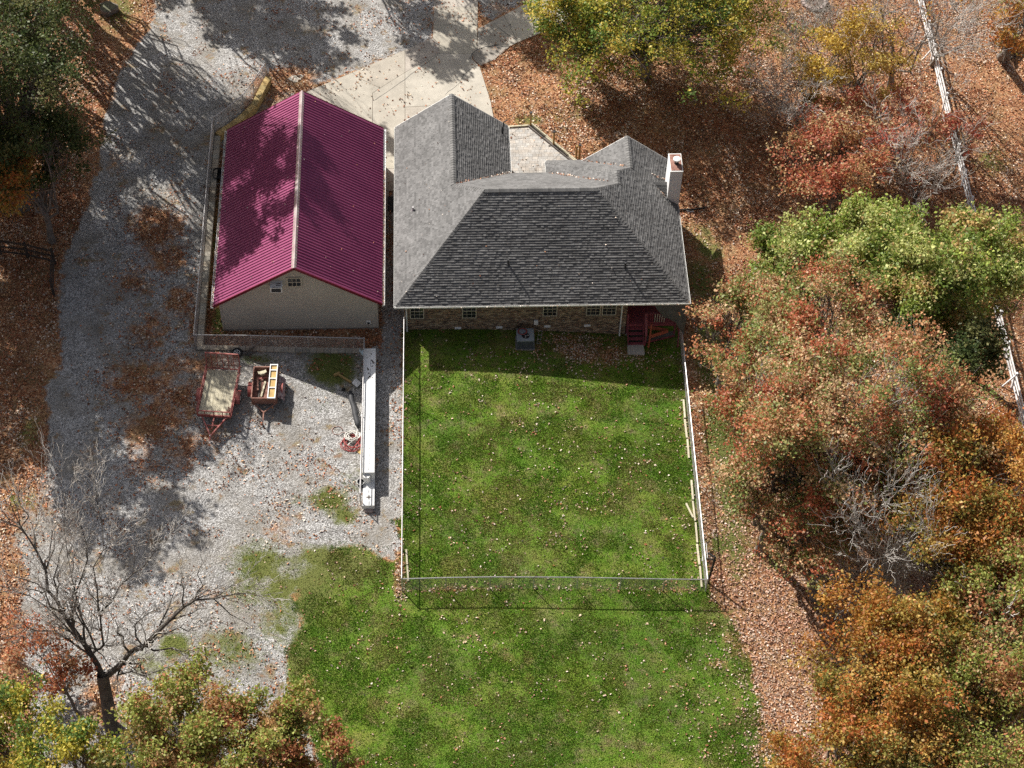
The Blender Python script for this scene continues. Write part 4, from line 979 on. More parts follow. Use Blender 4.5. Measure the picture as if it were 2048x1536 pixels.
q = PG(721, 902); o = MB().prism([(-.22,-.05),(.0,-.24),(.25,.02),(.05,.2)], .0, .04).build('plywood_scrap', MAT['yellowwood'], None, local=True); o.location = tuple(q); tag(o, 'tan plywood square below the red hose pile', 'board')
q = PG(686, 780); m_ = MB(); m_.add([(-.1,-.1,0),(.12,-.08,0),(.14,.1,.02),(-.02,.14,.02),(-.02,.02,.22),(.06,.0,.25)], [(0,1,5,4),(1,2,5),(2,3,4,5),(3,0,4),(0,3,2,1)]); o = m_.build('plastic_scrap', MAT['black'], None, local=True); o.location = tuple(q); tag(o, 'crumpled black plastic scrap on the gravel near the timber', 'scrap')

# ------------------------------------------------------------------ things beside the garage
q = P(431, 316, .3); o = MB().beam((0,-.45,.0), (.04,.55,.35), .20, .05).build('white_board', MAT['white'], None, local=True); o.location = (q[0], q[1], .12); tag(o, 'narrow white board lying in the strip between block wall and garage', 'board')
q = P(437, 348, .5); ct = empty('yard_cart', (q[0], q[1]-.1, 0), 'black tub cart parked against the left garage wall', 'cart')
m_ = MB(); n = 20; rnd = lambda sx, sy, z: [(sx*np.sign(math.cos(a))*abs(math.cos(a))**.5, sy*np.sign(math.sin(a))*abs(math.sin(a))**.5, z) for a in np.linspace(0, 2*math.pi, n+1)[:-1]]
m_.add(rnd(.24,.3,.35)+rnd(.34,.46,.7)+rnd(.31,.43,.7)+rnd(.22,.28,.38), [(k*n+i, k*n+(i+1) % n, (k+1)*n+(i+1) % n, (k+1)*n+i) for k in range(3) for i in range(n)]+[tuple(range(3*n, 4*n)), tuple(range(n))[::-1]])
m_.build('tub', MAT['black'], ct, local=True)
m_ = MB(); m_.tube([(-.2,-.3,.35),(-.2,-.8,.55),(.2,-.8,.55),(.2,-.3,.35)], .018, 6); m_.build('handle', MAT['galv'], ct, local=True)
for s_ in (-1, 1): m_ = MB(); m_.tube([(s_*.22,.2,.17),(s_*.29,.2,.17)], .17, 12); m_.build('wheel', MAT['rubber'], ct, local=True)
m_ = MB(); m_.tube([(-.15,-.2,.0),(-.15,-.2,.36)], .02, 5); m_.tube([(.15,-.2,.0),(.15,-.2,.36)], .02, 5); m_.tube([(-.25,.2,.17),(.25,.2,.17)], .02, 5); m_.tube([(0,.2,.17),(0,.15,.37)], .025, 5); tag(m_.build('frame', MAT['galv'], ct, local=True), kind='stuff')
q = P(428, 376, .4); rk_ = empty('garden_rake', (q[0], q[1], .05), 'long-handled tool lying in the shaded strip left of the garage', 'rake')
MB().tube([(0,.5,.03),(0.02,-.5,.06)], .018, 6).build('handle', MAT['hosewhite'], rk_, local=True); m_ = MB(); m_.beam((-.15,-.5,.06),(.2,-.55,.06), .04, .03); m_.build('head', MAT['galv'], rk_, local=True)
mt = P(784, 409, 0); o = MB().box(-.28,-.62,0,.28,.62,.02).build('door_mat', MAT['black'], None, local=True); o.location = (mt[0], mt[1], .05); tag(o, 'black mat on the walk between garage and house', 'mat')

# ------------------------------------------------------------------ condenser, porch, porch junk
ax0, ax1, ay0, ay1 = 7.0, 8.02, -1.02, -.08; gz = float(H(7.5, -.5)); az = gz+.82
cd = empty('air_conditioner', ((ax0+ax1)/2, (ay0+ay1)/2, gz), 'grey outdoor air-conditioning condenser against the brick wall', 'air conditioner')
MB().box(ax0-.06, ay0-.06, gz-.05, ax1+.06, ay1+.06, gz+.05).build('pad', MAT['mortar'], cd)
n = 20; cxx, cyy, r = (ax0+ax1)/2+.02, ay0+.40, .235
m_ = MB(); m_.box(ax0, ay0, gz+.05, ax1, ay1, az-.05)
m_.build('cabinet', MAT['bluegrey'], cd)
m_ = MB(); out = []; inn = []
for i in range(n):
    a_ = 2*math.pi*i/n; c_, s_ = math.cos(a_), math.sin(a_); k = min(((ax1-cxx) if c_ > 0 else (cxx-ax0))/max(abs(c_), 1e-6), ((ay1-cyy) if s_ > 0 else (cyy-ay0))/max(abs(s_), 1e-6))
    out.append((cxx+c_*k, cyy+s_*k, az)); inn.append((cxx+c_*r, cyy+s_*r, az))
low = [(p[0], p[1], az-.045) for p in inn]
m_.add(out+inn+low, [(i, (i+1) % n, n+(i+1) % n, n+i) for i in range(n)]+[(n+i, n+(i+1) % n, 2*n+(i+1) % n, 2*n+i) for i in range(n)])
m_.box(ax0, ay0, az-.05, ax1, ay0+.01, az-.002).box(ax0, ay1-.01, az-.05, ax1, ay1, az-.002).box(ax0, ay0+.01, az-.05, ax0+.01, ay1-.01, az-.002).box(ax1-.01, ay0+.01, az-.05, ax1, ay1-.01, az-.002)
m_.build('top_panel', mottled('light_grey_paint', (.24,.27,.30), (.34,.37,.40), 2, .5), cd)
MB().cyl((cxx, cyy, az-.052), r, .006, 20).build('well', MAT['black'], cd)
fb = MB(); fb.cyl((cxx, cyy, az-.045), .06, .03, 10)
for k in range(3):
    a_ = k*2.094+.3; fb.add([(cxx+.05*math.cos(a_), cyy+.05*math.sin(a_), az-.04), (cxx+.2*math.cos(a_-.3), cyy+.2*math.sin(a_-.3), az-.04), (cxx+.2*math.cos(a_+.35), cyy+.2*math.sin(a_+.35), az-.02)], [(0,1,2)])
fb.build('fan', MAT['galv'], cd)
gr = MB()
for rr in (.07, .12, .17, .22): gr.tube([(cxx+rr*math.cos(a), cyy+rr*math.sin(a), az+.012) for a in np.linspace(0, 2*math.pi, 17)[:-1]], .004, 3, closed=True)
gr.build('fan_guard', MAT['dark'], cd)
for i in range(16):
    xx = ax0+.06+i*(ax1-ax0-.12)/15; MB().box(xx-.012, ay0-.012, gz+.1, xx+.012, ay0-.001, az-.1).build('fin', MAT['dark'], cd)
r_ = random.Random(4); pts = []
for i in range(6*16):
    a_ = 2*math.pi*i/16; rr = .20+.10*(.5+.5*math.sin(i*.37)); pts.append((rr*math.cos(a_)+r_.uniform(-.01,.01), rr*.9*math.sin(a_), .02+.012*(i/16)))
o = MB().tube(pts, .014, 5).build('garden_hose', MAT['hosered'], None, local=True); o.location = (ax0+.38, ay1-.28, az+.004); tag(o, 'red hose coiled on top of the grey condenser', 'hose')
q = PG(1078, 678); lf = empty('wire_frame', tuple(q), 'small wire frame standing in the grass right of the condenser', 'frame')
for x in (-.10, .10): MB().tube([(x-.05,-.35,.02),(x+.1,.35,.32)], .014, 5).build('side_bar', MAT['galv'], lf, local=True)
for k in range(4): f = k/3; MB().tube([(-.15+.15*f,-.35+.7*f,.02+.3*f),(.05+.15*f,-.35+.7*f,.02+.3*f)], .012, 5).build('rung', MAT['galv'], lf, local=True)

DZ = .24; YD = float(P(1268, 648.5, DZ)[1]); porch = empty('back_porch', (15, .5, -.8), 'dark red wooden back porch with four steps under the house eave', 'porch')
x = 13.56
while x < 16.5: MB().box(x+.004, YD+.02, DZ-.04, min(x+.136, 16.5), 2.66, DZ).build('deck_board', MAT['maroon'], porch); x += .14
MB().box(13.56, YD, DZ-.2, 16.5, YD+.02, DZ-.0).build('rim_board', MAT['maroon'], porch)
SX0, SX1 = 13.66, 14.52; gs = float(H(14.1, -.5)); n = 4; rise = (DZ-gs-.12)/n
for k in range(n):
    zt = DZ-rise*(k+1); y1_ = YD-.21*k
    MB().box(SX0, y1_-.215, zt-.04, SX1, y1_-.005, zt).build('step', MAT['maroon'], porch); MB().box(SX0+.02, y1_-.19, zt-rise+.0, SX1-.02, y1_-.17, zt-.045).build('riser', MAT['black'], porch)
for x in (SX0-.025, SX1+.025):
    m_ = MB(); m_.add([(x-.022,YD,DZ),(x-.022,YD,DZ-.4),(x-.022,YD-.86,gs-.02),(x-.022,YD-.88,gs+.2),(x+.022,YD,DZ),(x+.022,YD,DZ-.4),(x+.022,YD-.86,gs-.02),(x+.022,YD-.88,gs+.2)], [(0,1,2,3),(7,6,5,4),(0,3,7,4),(3,2,6,7),(2,1,5,6),(1,0,4,5)]); m_.build('stringer', MAT['maroon'], porch)
RX = SX1+.12
for (x, y, z0, z1) in ((RX,YD+.02,gs,DZ+.95),(RX,YD-.78,gs-.1,gs+1.0),(16.45,YD+.02,gs-.2,DZ+.95),(13.6,YD+.02,gs,DZ+.9)): MB().box(x-.045,y-.045,z0,x+.045,y+.045,z1).build('post', MAT['maroon'], porch)
MB().beam((RX,YD+.0,DZ+.97),(RX,YD-.9,gs+1.02),.14,.04).build('handrail', mottled('faded_maroon', (.20,.06,.07), (.27,.09,.10), 3), porch)
MB().beam((RX,YD+.02,DZ+.97),(16.5,YD+.02,DZ+.97),.14,.04).build('handrail', mottled('faded_maroon_rail', (.17,.05,.06), (.24,.08,.09), 3), porch)
MB().beam((RX,YD+.02,DZ+.12),(16.5,YD+.02,DZ+.12),.05,.08).build('bottom_rail', MAT['maroon'], porch)
for k in range(1, 13): x = RX+k*(16.45-RX)/13; MB().box(x-.02,YD,DZ+.15,x+.02,YD+.04,DZ+.95).build('baluster', MAT['frame'] if k in (4,5,6,7,8) else MAT['maroon'], porch)
# leaning orange boards and ramp
lb = [((1296,654,.1),(1336,661,.0)), ((1298,674,-.3),(1336,662,-.2))]
for i, (a, b) in enumerate(lb):
    pa, pb = P(a[0], a[1], -.1), P(b[0], b[1], -.15); o = MB().beam((*pa[:2], -.1), (*pb[:2], -.15), .05, .20, upv=(0,.5,1)).build('orange_board', MAT['orangewood'], None)
    tag(o, ('orange-stained board sloping away from the porch rail' if i == 0 else 'orange-stained board nearest the grey ramp beside the porch steps'), 'board')
pa = P(1299, 632, .75); o = MB().beam((14.95, -.05, .8), (14.85, -.55, -.75), .09, .09, upv=(0,1,0)).build('orange_post', MAT['orangewood'], None); tag(o, 'upright orange-stained post leaning on the porch rail', 'post')
rp = [PG(1290, 686), PG(1349, 676), PG(1350, 668), PG(1292, 676)]
m_ = MB(); zz = (.10, .30, .36, .16); m_.add([(p[0], p[1], p[2]+z) for p, z in zip(rp, zz)]+[(p[0], p[1], p[2]+z-.06) for p, z in zip(rp, zz)], [(0,1,2,3),(7,6,5,4),(0,4,5,1),(1,5,6,2),(2,6,7,3),(3,7,4,0)])
rmp = m_.build('ramp', MAT['greywood'], None); tag(rmp, 'grey plank ramp lying on the ground between porch steps and fence', 'ramp')
MB().beam((rp[0][0], rp[0][1]-.03, rp[0][2]+.05), (rp[1][0], rp[1][1]-.03, rp[1][2]+.25), .03, .12).build('edge_board', MAT['maroon'], rmp)
o = MB().beam((16.62, -.35, -1.0), (16.60, -.1, .55), .06, .14, upv=(0,1,0)).build('porch_plank', MAT['maroon'], None); tag(o, 'thin maroon plank standing upright at the right end of the porch', 'plank')
# grey tarp hung under the eave at the right corner
m_ = MB(); nn = 10; vv = []
for i in range(nn):
    for j in range(8):
        u, v = i/(nn-1), j/7
        x = 14.9+2.0*u; z = 2.52-v*(1.0+1.6*u)*(1-.25*math.sin(u*3.1)); y = -.02-.35*math.sin(v*1.9)*(.4+.6*u)+.05*math.sin(u*17+v*5)
        x += v*.75*(1-u)+.03*math.sin(v*11+i)
        vv.append((x, y, z))
m_.add(vv, [(i*8+j, (i+1)*8+j, (i+1)*8+j+1, i*8+j+1) for i in range(nn-1) for j in range(7)])
o = m_.build('hanging_tarp', MAT['tarp'], None, smooth=True); tag(o, 'dark grey tarp hanging from the eave at the right end of the porch', 'tarp')
pp = [PG(*s) for s in ((1254.5,689),(1286,688),(1289,711),(1255,710))]; m_ = MB(); m_.prism([(p[0], p[1]) for p in pp], pp[0][2]-.1, pp[0][2]+.07, 0, (1.05,1.08,1.12)); tag(m_.build('concrete_pad', MAT['concrete'], None), 'small grey concrete pad at the foot of the porch steps', 'pad')
a = PG(1250, 668); o = MB().tube([(a[0]+.12, a[1]+.2, a[2]+1.0), (a[0]+.05, a[1]-.1, a[2])], .022, 5).build('pole', MAT['fencewhite'], None); tag(o, 'thin pale pole leaning against the wall left of the porch steps', 'pole')

# ------------------------------------------------------------------ patio edge, bed posts, yard bits
pe = empty('garden_edging', tuple(PG(1100, 290)), 'double timber edging along the slanted side of the patio', 'edging')
for (a, b, m, w, h) in (((1057,254),(1149,331),'greywood',.14,.16), ((1062,252),(1152,328),'fencewhite',.20,.20), ((1000,257),(1057,253),'deckwood',.1,.1)):
    a, b = PG(*a), PG(*b)
    for k in range(3): p, q = a+(b-a)*k/3, a+(b-a)*((k+.985)/3); MB().beam((p[0],p[1],.10),(q[0],q[1],.10), w, h).build('timber', MAT[m] if m != 'fencewhite' else MAT['block2'] if 'block2' in MAT else MAT['deckwood'], pe)
bf = empty('bed_fence', tuple(PG(1107, 290)), 'low wire fence on yellow wooden posts along the patio edge', 'fence')
bps = [PG(1061, 254), PG(1107, 292), PG(1152, 321), PG(1158, 320)]
for i, p in enumerate(bps):
    MB().beam((p[0], p[1], -.1), (p[0], p[1], 1.25), .12, .12, upv=(0,1,0)).build('post', MAT['post'], bf)
    if i != 2: MB().beam((p[0], p[1], 1.25), (p[0], p[1], 1.31), .15, .15, upv=(0,1,0)).build('post_cap', MAT['dark'], bf)
for a, b in zip(bps[:2], bps[1:3]):
    for hh in (.35, 1.1): MB().tube([(a[0],a[1],hh),(b[0],b[1],hh)], .012, 4).build('wire', MAT['dark'], bf)
a, b = (7.05, 14.2, 2.3), (bps[0][0], bps[0][1], 1.2); c = (7.05, 13.7, 2.35)
for i, (p, q) in enumerate(((a, b), (c, (bps[1][0]-.3, bps[1][1]+.6, 1.2)))):
    pts = [tuple(np.array(p)+(np.array(q)-np.array(p))*k/8-np.array([0,0,.25*math.sin(math.pi*k/8)])) for k in range(9)]
    tag(MB().tube(pts, .010, 4).build('string_wire', MAT['dark'], None), ['thin dark wire strung over the far side of the patio','thin dark wire strung across the middle of the patio'][i], 'wire')
a, b = PG(1358, 424), PG(1411, 417); dp = empty('drain_pipe', tuple(a), 'black drain pipe running from the house across the leaves below the chimney', 'pipe')
MB().tube([(17.0, a[1]+.1, a[2]+.08), (a[0]+.9, a[1]+.12, a[2]+.08), (b[0], b[1], b[2]+.08)], .055, 7).build('pipe', MAT['black'], dp)
q = PG(1380, 423); o = MB().box(-.22,-.1,0,.22,.1,.06).build('splash_block', MAT['fencewhite'], None, local=True); o.location = tuple(q); tag(o, 'small white splash block beside the black drain pipe', 'block')
# white sticks/boards along the right fence and at the corner
a, b = PG(1372, 1008), PG(1386, 1036); tag(MB().beam((a[0],a[1],a[2]+.06),(b[0],b[1],b[2]+.06), .10,.05).build('pale_board', MAT['deckwood'], None), 'short pale board lying on the lawn near the right fence', 'board')
kb = empty('edging_boards', tuple(PG(1390, 1100)), 'row of bleached boards lying along the inside foot of the right fence', 'boards')
e0, e1 = PG(1362, 800), PG(1399, 1178)
for k in range(9):
    p, q = e0+(e1-e0)*(k/9), e0+(e1-e0)*((k+.93)/9); p[0] += .02*(-1)**k+.12; q[0] += .12
    if k != 3: MB().beam((p[0],p[1],float(H(p[0],p[1]))+.04),(q[0],q[1],float(H(q[0],q[1]))+.05), .09+.03*random.random(), .06).build('board', MAT['deckwood'], kb)
e0, e1 = PG(808, 1100), PG(812, 1165); lk = empty('edging_boards', tuple(e0), 'two bleached boards along the inside foot of the left fence', 'boards')
for k in range(2):
    p, q = e0+(e1-e0)*(k/2), e0+(e1-e0)*((k+.93)/2); MB().beam((p[0]+.12,p[1],.04),(q[0]+.12,q[1],.05), .09, .06).build('board', MAT['deckwood'], lk)
bp = PG(1415, 1166); bs = empty('bent_black_post', tuple(bp), 'leaning black steel post with a bent crossbar outside the right fence corner', 'post')
tp = P(1424, 1118, bp[2]+1.9); t2_ = P(1412, 1110, bp[2]+1.75)
MB().beam((bp[0],bp[1],bp[2]-.1), (bp[0]+.25, bp[1]+.35, bp[2]+2.0), .09, .09, upv=(0,1,0)).build('upright', MAT['black'], bs)
MB().beam((bp[0]+.25, bp[1]+.35, bp[2]+2.0), (bp[0]-.12, bp[1]+.65, bp[2]+2.0), .07, .07).build('crossbar', MAT['black'], bs)
MB().beam((bp[0]+.3, bp[1]+.25, bp[2]+1.8), (bp[0]-.05, bp[1]+.45, bp[2]+1.75), .05, .05).build('crossbar', MAT['black'], bs)
for i, (a, b) in enumerate((((1411,1093),(1415,1121)), ((1405,1098),(1412,1118)), ((1406,1108),(1404,1125)))):
    p, q = PG(*a), PG(*b); tag(MB().tube([(p[0],p[1],p[2]+.35),(q[0],q[1],q[2]+.15)], .025, 5).build('white_stick', MAT['fencewhite'], None), ['longest white stick beside the bent black post','thin white stick nearest the fence by the bent black post','short white stick lowest beside the bent black post'][i], 'stick')
# stump, fire ring
q = PG(217, 22); st = empty('tree_stump', tuple(q), 'sawn tree stump with a mossy edge on the golden grass at top left', 'stump')
pts = [(.62*math.cos(a)*(1+.18*math.sin(3*a+1)), .55*math.sin(a)*(1+.12*math.cos(4*a))) for a in np.linspace(0, 2*math.pi, 19)[:-1]]
MB().prism(pts, -.1, .38).build('bark', MAT['bark'], st, local=True); MB().prism([(p[0]*.85, p[1]*.85) for p in pts], .38, .40).build('cut_face', mottled('mossy_wood', (.10,.11,.07), (.20,.19,.13), 3, .9), st, local=True)
q = PG(1627, 6); fr = empty('fire_ring', tuple(q), 'round stone fire ring at the top edge of the leafy yard', 'fire ring')
for k in range(18):
    a_ = 2*math.pi*k/18; m_ = MB(); m_.prism([(x_*1.0, y_) for x_, y_ in ((-.13,-.1),(.12,-.12),(.14,.09),(-.1,.12))], 0, .28+.05*random.random())
    o = m_.build('stone', MAT['stone'], fr, local=True); o.location = (.78*math.cos(a_), .78*math.sin(a_), -.05); o.rotation_euler[2] = a_+random.uniform(-.2,.2)
MB().cyl((0,0,-.02), .7, .06, 16).build('ash', mottled('ash', (.10,.08,.07), (.2,.16,.14), 3), fr, local=True)

# ------------------------------------------------------------------ foliage
PAL = {
 'darkgreen': [(.085,.115,.035),(.115,.145,.045),(.055,.085,.025),(.19,.19,.07)],
 'greenyellow': [(.33,.36,.05),(.20,.28,.05),(.52,.45,.07),(.12,.20,.04),(.60,.46,.09)],
 'lightgreen': [(.36,.42,.08),(.25,.33,.06),(.52,.54,.20),(.17,.24,.045),(.50,.34,.14)],
 'orangebrown': [(.50,.20,.09),(.54,.30,.15),(.26,.30,.09),(.60,.42,.24),(.46,.14,.07),(.36,.36,.13),(.20,.26,.07)],
 'golden': [(.48,.24,.05),(.42,.18,.04),(.38,.28,.06),(.46,.15,.04),(.54,.36,.10),(.24,.22,.05),(.34,.14,.04)],
 'olive': [(.24,.21,.06),(.32,.25,.07),(.17,.19,.05),(.40,.22,.09),(.36,.31,.12)],
 'rustgreen': [(.46,.26,.10),(.52,.33,.15),(.26,.30,.06),(.34,.37,.09),(.42,.17,.08)],
 'red': [(.60,.17,.11),(.54,.12,.08),(.62,.30,.18),(.56,.36,.18)],
 'yellow': [(.62,.45,.08),(.54,.35,.06),(.66,.52,.15),(.46,.28,.08)],
 'orange': [(.48,.20,.045),(.52,.29,.07),(.44,.15,.04),(.30,.26,.06)]}
def leaf_quads(cent, size, rng, flat=.0, bias=.35):
    n = len(cent); nrm = rng.normal(size=(n, 3)); nrm[:, 2] = np.abs(nrm[:, 2])+bias; nrm /= np.linalg.norm(nrm, axis=1)[:, None]
    a = np.cross(nrm, rng.normal(size=(n, 3))); a /= np.linalg.norm(a, axis=1)[:, None]+1e-9; b = np.cross(nrm, a)
    s = size*(.45+.95*rng.random(n)**1.3)[:, None]
    v = np.empty((n, 4, 3)); v[:, 0] = cent-a*s*.55; v[:, 1] = cent+b*s*.36+nrm*s*.12; v[:, 2] = cent+a*s*.55; v[:, 3] = cent-b*s*.36+nrm*s*.12
    return v.reshape(-1, 3), np.arange(4*n).reshape(n, 4)
def tree(px, py, cz, R, pal, label, name='tree', base=None, nleaf=14000, tips=260, leaf=.17, seed=0, rz=None, trunk_r=.2, bark='bark', group=None, cat='tree',
         spread=.31, lump=.55, bare=0.0, twigs=1, stretch=(1,1), at=None, limb=None, foot=None):
    rng = np.random.default_rng(seed+100); rz = rz or R*.8
    c = np.array(at) if at is not None else P(px, py, cz); 
    if base is not None:
        b = PG(*base)
    else: b = np.array([c[0], c[1], float(H(c[0], c[1]))])
    if foot is not None: b = np.array([foot[0], foot[1], float(H(*foot))])
    root = empty(name, tuple(b), label, cat, group)
    # tip targets, in lumps
    nl = max(6, int(tips/11)); d = rng.normal(size=(nl, 3)); d[:, 2] = d[:, 2]*.8+.25; d /= np.linalg.norm(d, axis=1)[:, None]
    rad = rng.uniform(.45, .92, nl)**.8; L = c+d*rad[:, None]*np.array([R*stretch[0], R*stretch[1], rz])
    if limb is not None: L = np.array([P(*q) for q in limb]); nl = len(L)
    own = rng.integers(0, nl, tips); T = L[own]+rng.normal(size=(tips, 3))*R*spread*.42*np.array([1, 1, .75])
    T[:, 2] = np.maximum(T[:, 2], b[2]+.15*(c[2]-b[2]))
    fork = b+(c-b)*np.array([.55, .55, .42]) if limb is None else b+np.array([0, 0, (c[2]-b[2])*.28])
    w = MB(); tr_ = [b-np.array([0,0,.3])]+[b+(fork-b)*k/4+rng.normal(size=3)*.08*trunk_r*4*np.array([1,1,0]) for k in range(1, 4)]+[fork]
    w.tube(tr_, [trunk_r*1.35, trunk_r*1.05, trunk_r*.95, trunk_r*.88, trunk_r*.8], 8, cap=False)
    def bend(a, e, k=3, amt=.12):
        l = np.linalg.norm(e-a); q = [a]
        for i in range(1, k): q.append(a+(e-a)*i/k+rng.normal(size=3)*l*amt*.5+np.array([0,0,-.06*l if i == 1 else 0]))
        return q+[e]
    for i in range(nl):
        e = fork+(L[i]-fork)*.8; start = tr_[2]+(fork-tr_[2])*rng.uniform(.3, 1.0)
        pth = bend(start, e, 5, .10); r0 = trunk_r*rng.uniform(.35, .55); w.tube(pth, list(np.linspace(r0, r0*.32, 6)), 5, cap=False)
        for j in np.where(own == i)[0]:
            f = rng.integers(2, 6); st_ = pth[f]; r1 = r0*.22
            q = bend(st_, T[j], 3, .16); w.tube(q, [max(r1, .012), max(r1*.6, .010), max(r1*.4, .008), .006], 3, cap=False)
            for _ in range(twigs):
                s0 = q[rng.integers(1, 3)]; e2 = T[j]+rng.normal(size=3)*R*.13; w.tube([s0, (s0+e2)/2+rng.normal(size=3)*.08, e2], [.012, .009, .005], 3, cap=False)
    w.build('trunk', MAT[bark], root, smooth=True)
    nleaf = int(nleaf*(1-bare))
    if nleaf > 0:
        keep = rng.random(tips) > lump*.5; idx_ = np.where(keep)[0]; ti = idx_[rng.integers(0, len(idx_), nleaf)]
        cen = T[ti]+rng.normal(size=(nleaf, 3))*min(R*.085, .30)*np.array([1.1, 1.1, .8])
        pal_ = np.array(PAL[pal]) if isinstance(pal, str) else np.array(pal); k = len(pal_)
        pref = (np.floor(noise2(T[:, 0]*1.0, T[:, 1]+T[:, 2]*.7, 1.8, seed, 2)*k*1.6-.3*k)).astype(int) % k
        ci = np.where(rng.random(nleaf) < .62, pref[ti], rng.integers(0, k, nleaf)); col = pal_[ci]*rng.uniform(.72, 1.32, nleaf)[:, None]
        v, f = leaf_quads(cen, leaf, rng); v -= np.array(b)
        o = inst('crown', fastmesh('crown', v, f, MAT['leaf'], col), (0,0,0), root)
    return root
def bare_tree(px, py, cz, R, label, base, name='bare_tree', seed=0, trunk_r=.2, nlimb=7, lev=3, rz=None, limb=None, bark='bark', twig='palebark', fork_z=.22, leaves=0, pal='yellow', cat='tree', group=None, cl=.16, kid=5, r_t=.011, paths=None):
    rng = np.random.default_rng(seed+500); b = PG(*base); c = P(px, py, cz); rz = rz or R
    root = empty(name, tuple(b), label, cat, group)
    if limb is not None: L = [P(*q) for q in limb]
    elif paths is not None: L = [[P(*q) for q in pt_] for pt_ in paths]
    else:
        L = []
        for i in range(nlimb):
            a = 2*math.pi*(i+rng.uniform(0, .6))/nlimb; k = rng.uniform(.35, 1.0); L.append(c+np.array([math.cos(a)*R*k, math.sin(a)*R*k, rz*rng.uniform(.1, .75)]))
    fork = b+(c-b)*fork_z; w = MB(); tw = MB(); tips = []
    w.tube([b-np.array([0,0,.3]), b+(fork-b)*.5+rng.normal(size=3)*.04, fork], [trunk_r*1.35, trunk_r, trunk_r*.9], 9, cap=False)
    def path(p, e, k, amt):
        l = np.linalg.norm(e-p); q = [p]
        for i in range(1, k): q.append(p+(e-p)*i/k+rng.normal(size=3)*l*amt*math.sin(math.pi*i/k))
        return q+[e]
    def grow(p, d, Ln, r, lv):
        d = d/np.linalg.norm(d); e = p+d*Ln; q = path(p, e, 4, .07)
        (w if lv >= 2 else tw).tube(q, list(np.linspace(max(r, r_t), max(r*.45, r_t*.8), 5)), 4 if lv >= 2 else 3, cap=False)
        if lv == 0: tips.append(e); return
        nk = rng.integers(kid-2, kid+1)
        for i in range(nk):
            st = q[int(rng.integers(1, 5))] if i else e
            t_ = rng.normal(size=3); t_ -= d*(t_@d); t_ /= np.linalg.norm(t_)+1e-9
            an = rng.uniform(.35, .95) if i else rng.uniform(.05, .3)
            dd = d*math.cos(an)+t_*math.sin(an)+np.array([0,0,.16]); grow(st, dd, Ln*rng.uniform(.5, .78), r*.5, lv-1)
    for i, e in enumerate(L):
        if paths is not None:
            near = min([fork]+[x for l2 in L[:i] for x in l2], key=lambda z: np.linalg.norm(z-e[0])); base_ = [near-np.array([0,0,.35 if near is fork else 0])]+e; q = []
            for u, v in zip(base_[:-1], base_[1:]): q += [u, (u+v)/2+rng.normal(size=3)*.06*np.linalg.norm(v-u)]
            q.append(base_[-1]); r0 = trunk_r*(.52 if near is fork else .22); Ln = sum(np.linalg.norm(y-x) for x, y in zip(q[:-1], q[1:]))
        else: p = b+(fork-b)*rng.uniform(.75, 1.0); q = path(p, e, 6, .045); r0 = trunk_r*rng.uniform(.26, .44); Ln = np.linalg.norm(e-p)
        nq = len(q)
        w.tube(q, list(np.linspace(r0, max(r0*.16, r_t), nq)), 6, cap=False)
        for k in range(2, nq):
            for _ in range(2 if k < nq-1 else 3):
                d = (q[k]-q[k-1]); d /= np.linalg.norm(d); t_ = rng.normal(size=3); t_ -= d*(t_@d); t_ /= np.linalg.norm(t_)
                an = rng.uniform(.4, .9) if k < nq-1 else rng.uniform(.1, .5); grow(q[k], d*math.cos(an)+t_*math.sin(an)+np.array([0,0,.1]), Ln*rng.uniform(.13, .26), r0*(.5-.36*k/nq), lev-1)
    w.build('trunk', MAT[bark], root, smooth=True); tw.build('twigs', MAT[twig], root, smooth=True)
    if leaves:
        T = np.array(tips); ctr = T[rng.integers(0, len(T), max(3, leaves//60))]; cen = ctr[rng.integers(0, len(ctr), leaves)]+rng.normal(size=(leaves, 3))*R*cl*.5
        pal_ = np.array(PAL[pal]) if isinstance(pal, str) else np.array(pal); col = pal_[rng.integers(0, len(pal_), leaves)]*rng.uniform(.7, 1.3, leaves)[:, None]
        v, f = leaf_quads(cen, .15, rng); inst('leaves', fastmesh('leaves', v-np.array(b), f, MAT['leaf'], col), (0,0,0), root)
    return root
GR_ = 'trees around the yard'
# left and top left
tree(-20, 165, 11, 5.6, 'darkgreen', 'large dark green oak filling the top left corner', 'oak_tree', nleaf=42000, tips=620, seed=1, spread=.45, rz=5.6, trunk_r=.35, lump=.25)
tree(40, -40, 9, 3.2, 'olive', 'olive tree at the top edge behind the dark green oak', 'oak_tree', nleaf=12000, seed=2)
tree(-70, 330, 8, 4.3, 'golden', 'yellow-orange tree leaning in at the left edge above the dark wooden fence', 'maple_tree', nleaf=18000, tips=260, seed=3)
